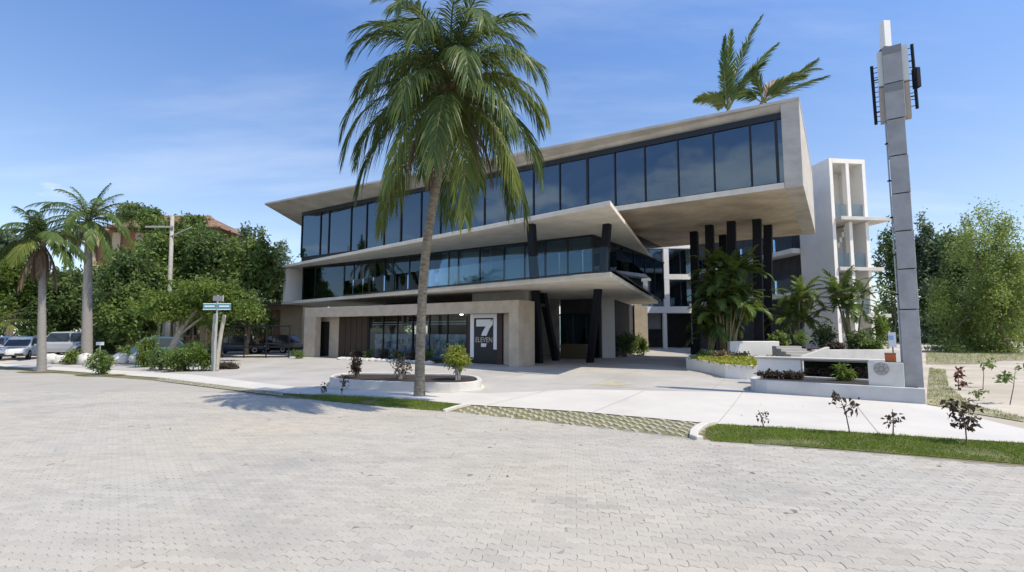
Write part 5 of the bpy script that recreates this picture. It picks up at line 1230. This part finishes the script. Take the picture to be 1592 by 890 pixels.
tree(236, 535, 324, 362, 30, 52.5, L_md, 'leafy treetop rising in front of the middle of the tiled roof', 1700, .36, seed=40)
tree(172, 535, 392, 500, 30, 48, L_md, 'mid green tree hiding the left corner of the orange house', 3000, .36, seed=38)
tree(378, 535, 352, 440, 34, 53, L_bl, 'bluish treetop between the tiled roof and the office building', 3500, .42, seed=39)
# far wood closing the horizon
rs = np.random.RandomState(77); blobs = []
for x in range(-150, -20, 7): blobs.append(((x, 95 + rs.uniform(-6, 6) + abs(x) * .1, 3.2), (6, 4, 4.5)))
for x in range(45, 175, 7): blobs.append(((x, 100 + rs.uniform(-6, 6), 3.4), (6, 4, 4.8)))
C, rn = clumps(blobs, 26000, rs, 14, .22, .3); C[:, 2] = np.maximum(C[:, 2], .2); V, F = leaf_cloud(C, .9, rs)
o = raw('far_wood', V, F, L_dk, None, np.repeat(rn, 4)); tag(o, 'dark far belt of trees along the horizon', 'wood', None, 'stuff')

# orange building with tiled roof behind the trees
OY = 56
og = thing('orange_house', (P(250, 500, OY).x, OY, RISE), 'orange and beige house with a tiled roof half hidden by trees', 'house')
M_or = mat('orange_render', (0.30, 0.14, 0.075), 0.85, 0.15, 1.5); M_be = mat('beige_render', (0.50, 0.40, 0.26), 0.85, 0.1, 1.5)
hx0, hx1 = P(142, 450, OY).x, P(320, 450, OY).x; hz = P(250, 357, OY).z
MB().box(hx0, hx1, OY, OY + 10, RISE - .05, hz).build('wall', M_or, og)
for k in range(6):
    x = hx0 + (hx1 - hx0) * k / 5; MB().box(x - .45, x + .45, OY - .2, OY - .003, RISE, hz - .4).build('pilaster', M_be, og)
for k in range(5):
    for z in (1.4, 4.6, 7.8):
        x = hx0 + (hx1 - hx0) * (k + .5) / 5; w_ = MB().box(x - .75, x + .75, OY - .08, OY - .004, z, z + 1.6).build('window', M_be, og); MB().box(x - .62, x + .62, OY - .10, OY - .082, z + .12, z + 1.48).build('pane', M_glassM, w_)
M_tile = mat('roof_tile', (0.17, 0.085, 0.055), 0.9, 0.4, 1.2, 0.3, 20, col2=(0.30, 0.19, 0.13))
rx0, rx1 = P(160, 340, OY - 1).x, P(345, 360, OY - 1).x; rzz = P(250, 335, OY + 4).z
rf = MB().add([(rx0, OY - 1.2, hz), (rx1, OY - 1.2, hz - .1), (rx1, OY + 10.5, hz - .1), (rx0, OY + 10.5, hz), (rx0 + 3, OY + 4.5, rzz), (rx1 - 5, OY + 4.5, rzz)], [(0, 1, 5, 4), (1, 2, 5), (2, 3, 4, 5), (3, 0, 4), (3, 2, 1, 0)]).build('roof', M_tile, og)
mt = MB()
for r_ in range(13):
    f0, f1 = r_ / 13, (r_ + 1) / 13
    for c in range(44):
        u = c / 44; xl = rx0 + 3 * f0 + (rx1 - rx0 - 8 * f0) * u; wd = (rx1 - rx0 - 8 * f0) / 44 * .82
        y0_, y1_ = OY - 1.2 + 5.7 * f0, OY - 1.2 + 5.7 * f1; z0_, z1_ = hz + (rzz - hz) * f0 + .05, hz + (rzz - hz) * f1 + .01
        mt.add([(xl, y0_, z0_), (xl + wd * .5, y0_, z0_ + .09), (xl + wd, y0_, z0_), (xl + wd, y1_, z1_), (xl + wd * .5, y1_, z1_ + .09), (xl, y1_, z1_)], [(0, 1, 4, 5), (1, 2, 3, 4), (0, 2, 1)])
mt.build('roof_tiles', M_tile, rf)['kind'] = 'stuff'
# beige house behind the gate
hb = thing('beige_house', (P(425, 520, 52).x, 52, RISE), 'beige house with orange pillars glimpsed behind the black gate', 'house')
MB().box(P(395, 500, 52).x, P(470, 500, 52).x, 52, 58, RISE - .05, 4.6).build('wall', M_be, hb)
for px in (408, 418, 430): 
    x = P(px, 500, 51.8).x; MB().box(x - .25, x + .25, 51.75, 51.997, RISE, 4.2).build('pillar', M_or, hb)
MB().box(P(392, 500, 52).x, P(473, 500, 52).x, 51.2, 58.5, 4.602, 4.9).build('roof', M_tile, hb)
# utility pole
up = P(262, 520, 38); up.z = RISE; utp = thing('utility_pole', up, 'weathered grey utility pole with crossarm standing among the trees', 'pole')
ut = P(268, 336, 38); MB().tube([up, up.lerp(ut, .5), ut], [.17, .15, .13], 8).build('pole', M_barkp, utp, smooth=True)
MB().box(ut.x - 1.9, ut.x + .25, ut.y - .2, ut.y - .1, ut.z - .95, ut.z - .82).build('crossarm', M_barkp, utp)
MB().tube([(ut.x + .05, ut.y - .1, ut.z - 1.6), (ut.x + 1.6, ut.y - .1, ut.z - .9)], .05, 6).build('brace', M_barkp, utp)
for k in (-1.7, -1.0, -.35): MB().lathe((ut.x + k, ut.y - .15, ut.z - .82), (0, 0, 1), [(.05, 0), (.07, .06), (.04, .14)], 8).build('insulator', M_frame, utp)

# street sign with wooden stakes
sg = G(333, 578); sgt = thing('street_sign', sg, 'teal street name sign on a thin post between two weathered stakes', 'sign')
ks = sg.y / FPX
def sx(px): return sg.x + (px - 335) * ks
def sz(py): return P(335, py, sg.y).z
M_teal = mat('teal_paint', (0.10, 0.26, 0.30), 0.5); M_spost = mat('galvanised', (0.42, 0.45, 0.45), 0.5); M_wst = mat('weathered_stake', (0.40, 0.37, 0.32), 0.95, 0.3, 8, 0.6, 30, stretch=(1, 1, .3))
MB().box(sx(334), sx(336), sg.y - .03, sg.y + .03, 0, sz(459)).build('post', M_spost, sgt)
for a_, b_ in ((313.5, 334), (336, 356.5)):
    pn = MB().box(sx(a_), sx(b_), sg.y - .06, sg.y - .032, sz(482), sz(472)).build('name_plate', M_teal, sgt)
    MB().box(sx(a_ + 2.5), sx(b_ - 2.5), sg.y - .066, sg.y - .062, sz(477.5), sz(475.5)).build('plate_lettering', mat('plate_white', (0.75, 0.8, 0.82), 0.5), pn)
    MB().box(sx(a_), sx(b_), sg.y - .066, sg.y - .061, sz(473), sz(471.9)).build('plate_border', mat('plate_white', (0, 0, 0)), pn)
    MB().box(sx(a_), sx(b_), sg.y - .066, sg.y - .061, sz(482.1), sz(481)).build('plate_border', mat('plate_white', (0, 0, 0)), pn)
MB().box(sx(328), sx(344), sg.y - .05, sg.y - .031, sz(468), sz(460.5)).build('top_plate', mat('plate_grey', (0.22, 0.22, 0.24), 0.6), sgt)
MB().box(sx(343.2), sx(345), sg.y - .06, sg.y - .051, sz(469), sz(459.5)).build('plate_edge', mat('plate_tan', (0.5, 0.44, 0.32), 0.6), sgt)
for i, (pts, r_, lb) in enumerate(((((333, 579), (332, 540), (335, 488)), .11, 'weathered upright wooden stake left of the pair at the street sign'), (((336, 577), (341, 535), (349, 490)), .10, 'weathered wooden stake leaning right at the street sign'))):
    q = [P(x, y, sg.y + .22) for x, y in pts]; q[0].z = -.03
    t = thing('wooden_stake', q[0], lb, 'stake', 'wooden stakes at the street sign'); m_ = MB()
    ringed_trunk(t, q, [r_ * 1.25, r_, r_ * .85], M_wst, 9, 14, .03).name = 'stake_wood'
# hedge island round the sign
for i, (px, py, rx, rz, m, lb, n) in enumerate(((280, 578, 1.15, 1.25, L_md, 'glossy green hedge shrub at the centre of the hedge island', 2400), (250, 576, .9, 1.2, L_dk, 'dark green hedge shrub at the left of the hedge island', 1500), (312, 577, .85, 1.5, L_lt, 'bright green hedge shrub next to the wooden stakes', 1800), (232, 571, .8, 1.9, L_lt, 'tall yellow-green spiky shrub at the left end of the hedge island', 1400), (296, 570, .8, 1.6, L_dk, 'dark shrub at the back of the hedge island', 1300))):
    bush(G(px, py), rx, rz, m, lb, n, .15 if i != 3 else .3, seed=120 + i, aspect=.5 if i != 3 else .2, group='shrubs of the hedge island')
q = G(352, 574); ph = thing('leaf_pile', q, 'dark heap of dry leaves right of the wooden stakes', 'pile')
MB().blob(q + Vector((0, 0, .08)), (.6, .4, .28), 3, .4, 14, 8).build('heap', M_soil, ph)
rs = np.random.RandomState(5); C = np.array([(q.x + rs.normal(0, .27), q.y + rs.normal(0, .2), q.z + abs(rs.normal(.15, .1))) for k in range(500)]); V, F = leaf_cloud(C, .13, rs); o = raw('dry_leaves', V, F, L_pu, ph, np.repeat(rs.uniform(0, 1, 500), 4)); o['kind'] = 'stuff'
bush(G(158, 583), .62, 1.15, L_md, 'round dark green shrub with reddish foot on the pavement right of the palms', 1700, .12, seed=130)
bush(G(115, 567), .7, .95, L_lt, 'yellow-green shrub between the two roadside palms', 900, .16, seed=131)
bush(G(461, 558), .5, .6, L_md, 'low clipped green shrub at the left corner of the building', 700, .12, seed=132)
bush(G(195, 560), .6, 1.0, L_md, 'green shrub behind the white boulders', 700, .18, seed=133)
bush(G(215, 560), .6, 1.1, L_dk, 'dark green shrub beside the right boulder', 700, .18, seed=134)
for px, py in ((158, 584), (64, 579)):
    c = G(px, py); po = [(c.x + math.cos(k * .6283) * (1.0 + .15 * (k % 3)), c.y + math.sin(k * .6283) * .55) for k in range(10)]
    sheet('grass_patch', po, M_turf if px == 158 else M_verge, .02)
M_rock = mat('white_boulder', (0.58, 0.56, 0.52), 0.9, 0.15, 3, 0.5, 15)
for i, (px, py, r_, lb) in enumerate(((77, 566, .5, 'wide pale boulder just right of the slender palm'), (95, 566, .42, 'pale boulder next to the yellow-green shrub'), (133, 567, .48, 'pale boulder at the foot of the thick palm'), (187, 566, .5, 'round white boulder behind the dark green shrub'), (217, 566, .55, 'square pale boulder left of the hedge island'))):
    c = G(px, py); t = thing('boulder', c, lb, 'boulder', 'pale boulders along the car park'); MB().blob(c + Vector((0, 0, r_ * .55)), (r_ * 1.15, r_ * .8, r_ * .75), i + 3, .35, 12, 8).build('boulder_rock', M_rock, t, smooth=True)

# black gate beside the building
gt0, gt1 = G(345, 557), G(449, 557)
gate = thing('gate', gt0.lerp(gt1, .5), 'black metal sliding gate with open frames left of the office building', 'gate')
def gp(f, z): p = gt0.lerp(gt1, f); return Vector((p.x, p.y, p.z + z))
gh_ = 2.35
for f in (0, .33, .66, 1.0): MB().tube([gp(f, -.02), gp(f, gh_)], .06, 4).build('gate_post', M_dark, gate)
for z in (.1, .78, gh_ - .05): MB().tube([gp(0, z), gp(1, z)], .045, 4).build('gate_rail', M_dark, gate)
for k in range(1, 36):
    if k % 12 == 0: continue
    MB().tube([gp(k / 36, .8), gp(k / 36, gh_ - .06)], .012, 4).build('gate_bar', M_dark, gate)

# ---- cars
M_tyre = mat('tyre_rubber', (0.015, 0.015, 0.015), 0.9); M_rim = mat('rim_metal', (0.45, 0.45, 0.47), 0.35, metal=.8); M_cgl = mat('car_glass', (0.015, 0.02, 0.025), 0.08, spec=.8)
M_lamp = mat('headlight', (0.7, 0.72, 0.75), 0.15); M_tail = mat('taillight', (0.25, 0.012, 0.01), 0.3); M_trim = mat('bumper_trim', (0.03, 0.03, 0.03), 0.7); M_plate = mat('number_plate', (0.6, 0.6, 0.58), 0.6)
def car(loc, heading, paint, label, name='parked_car', cat='car', h=1.6, L=4.5, W_=1.8, van=False, group='vehicles in the car park on the left'):
    t = thing(name, loc, label, cat, group); t.rotation_euler = (0, 0, heading)
    def loft(secs, nm, m, par, smooth=True, bevel=0):
        mb = MB(); n = len(secs[0]); vs = [p for s_ in secs for p in s_]; f = []
        for i in range(len(secs) - 1):
            for k in range(n): f.append((i * n + k, i * n + (k + 1) % n, (i + 1) * n + (k + 1) % n, (i + 1) * n + k))
        f.append(tuple(range(n - 1, -1, -1))); f.append(tuple((len(secs) - 1) * n + k for k in range(n)))
        return mb.add(vs, f).build(nm, m, par, smooth=False, world=False)
    hw = W_ / 2; belt = h * .56
    def sec(x, zb, zt, w, k=.9): return [(x, -w * .94, zb), (x, -w, zb + (zt - zb) * .35), (x, -w * .98, zt - (zt - zb) * .18), (x, -w * k, zt), (x, w * k, zt), (x, w * .98, zt - (zt - zb) * .18), (x, w, zb + (zt - zb) * .35), (x, w * .94, zb)]
    fz = belt * (1.0 if van else .86)
    loft([sec(-L / 2, .38, belt * .92, hw * .88), sec(-L * .46, .26, belt, hw * .97), sec(-L * .2, .24, belt, hw), sec(L * .15, .24, belt, hw), sec(L * .3, .25, fz * 1.02, hw * .99), sec(L * .45, .28, fz * .95, hw * .95), sec(L * .5, .4, fz * .78, hw * .82)], 'body', paint, t)
    x0, x1, x2, x3 = (-L * .47, -L * .42, L * .18, L * .34) if van else (-L * .46, -L * .34, L * .06, L * .25)
    def cs(x, z, w, zb=belt - .02): return [(x, -w, zb), (x, -w * .98, z - .06), (x, -w * .9, z), (x, w * .9, z), (x, w * .98, z - .06), (x, w, zb)]
    cab = loft([cs(x0, belt + .03, hw * .9), cs(x1, h - .03, hw * .8), cs((x1 + x2) / 2, h, hw * .82), cs(x2, h - .04, hw * .8), cs(x3, belt + .02, hw * .88)], 'cabin', paint, t)
    def quad(pts, nm, m, par=cab): MB().add(pts, [(0, 1, 2, 3)]).build(nm, m, par, world=False)
    dz = h - belt
    for s_ in (-1, 1):
        y0, y1 = s_ * hw * .915, s_ * hw * .845
        for (a_, b_, c_, d_) in ((x1 + .02, (x1 + x2) / 2 - .06, (x1 + x2) / 2 - .06, x0 + .28), ((x1 + x2) / 2 + .06, x2 - .02, x3 - .25, (x1 + x2) / 2 + .06)):
            quad([(d_, y0, belt + .05), (c_, y0, belt + .05), (b_, y1, h - .13), (a_, y1, h - .13)], 'side_window', M_cgl)
    quad([(x3 + .015, -hw * .78, belt + .04), (x3 + .015, hw * .78, belt + .04), (x2 + .05, hw * .7, h - .09), (x2 + .05, -hw * .7, h - .09)], 'windscreen', M_cgl)
    quad([(x0 - .015, hw * .78, belt + .06), (x0 - .015, -hw * .78, belt + .06), (x1 - .05, -hw * .7, h - .09), (x1 - .05, hw * .7, h - .09)], 'rear_window', M_cgl)
    wr = .34 if h > 1.55 else .31
    for xx_ in (-L * .30, L * .31):
        for s_ in (-1, 1):
            w_ = MB().lathe((xx_, s_ * (hw - .2), wr), (0, s_, 0), [(wr * .7, 0), (wr, .03), (wr, .19), (wr * .68, .215)], 16).build('wheel', M_tyre, t, world=False)
            MB().lathe((xx_, s_ * (hw - .2), wr), (0, s_, 0), [(wr * .62, .2), (wr * .6, .222), (wr * .15, .21)], 10).build('rim', M_rim, w_, world=False)
    for s_ in (-1, 1):
        MB().box(L * .455, L * .49, s_ * hw * .66 - .17, s_ * hw * .66 + .17, fz * .72, fz * .88).build('headlight', M_lamp, t, world=False)
        MB().box(-L * .497, -L * .475, s_ * hw * .74 - .1, s_ * hw * .74 + .1, belt * .62, belt * .92).build('taillight', M_tail, t, world=False)
        MB().box(x3 - .45, x3 - .3, s_ * (hw + .08) - .07, s_ * (hw + .08) + .07, belt + .02, belt + .17).build('wing_mirror', paint, t, world=False)
    MB().box(L * .44, L * .505, -hw * .8, hw * .8, .3, .46).build('bumper', M_trim, t, world=False)
    MB().box(-L * .508, -L * .45, -hw * .82, hw * .82, .34, .5).build('bumper', M_trim, t, world=False)
    MB().box(L * .47, L * .497, -hw * .42, hw * .42, fz * .55, fz * .72).build('grille', M_trim, t, world=False)
    MB().box(L * .5, L * .512, -.26, .26, .36, .47).build('number_plate', M_plate, t, world=False)
    return t
def paint(n_, c): return mat('paint_' + n_, c, 0.25, spec=.6)
def cg(px, Y): p = P(px, 540, Y); p.z = gh(p.x, Y) - .0; return p
car(cg(34, 38), R(-62), paint('white', (0.66, 0.68, 0.70)), 'white sport utility car parked behind the slender palm', h=1.65, L=4.3, W_=1.75)
car(cg(-10, 41), R(225), paint('blue', (0.05, 0.12, 0.30)), 'blue car at the left edge of the car park')
car(cg(104, 43), R(195), paint('grey', (0.36, 0.39, 0.43)), 'grey van parked between the roadside palms', 'parked_van', 'van', 1.95, 4.6, 1.8, True)
car(cg(268, 36), R(20), paint('teal', (0.04, 0.11, 0.15)), 'teal car half hidden by the hedge island', group='vehicles behind the hedge and gate')
car(cg(372, 43), R(15), paint('navy', (0.02, 0.03, 0.06)), 'dark navy car behind the left part of the black gate', group='vehicles behind the hedge and gate')
car(cg(428, 45), R(170), paint('black', (0.012, 0.012, 0.015)), 'black car behind the right part of the black gate', group='vehicles behind the hedge and gate')
car(cg(78, 44), R(180), paint('black', (0, 0, 0)), 'black car behind the slender palm trunk')
# low dark wall and fence behind the car park
lw_ = thing('garden_wall', (P(180, 530, 44).x, 44, RISE), 'low dark stone garden wall behind the boulders', 'wall')
MB().box(P(140, 530, 44).x, P(240, 530, 44).x, 43.8, 44.1, RISE - .05, 1.5).build('wall_body', mat('dark_stone', (0.09, 0.07, 0.055), 0.95, 0.4, 3, 0.5, 12), lw_)
ns = thing('small_sign', P(155, 545, 39), 'small white notice right of the thick palm trunk', 'sign'); ns.location.z = RISE
x_ = ns.location.x; MB().box(x_ - .3, x_ + .3, 38.97, 39.0, P(155, 537, 39).z, P(155, 532, 39).z + .0).build('board', mat('board_white', (0, 0, 0)), ns); MB().box(x_ - .03, x_ + .03, 39.003, 39.05, RISE, P(155, 534, 39).z).build('post', M_spost, ns)
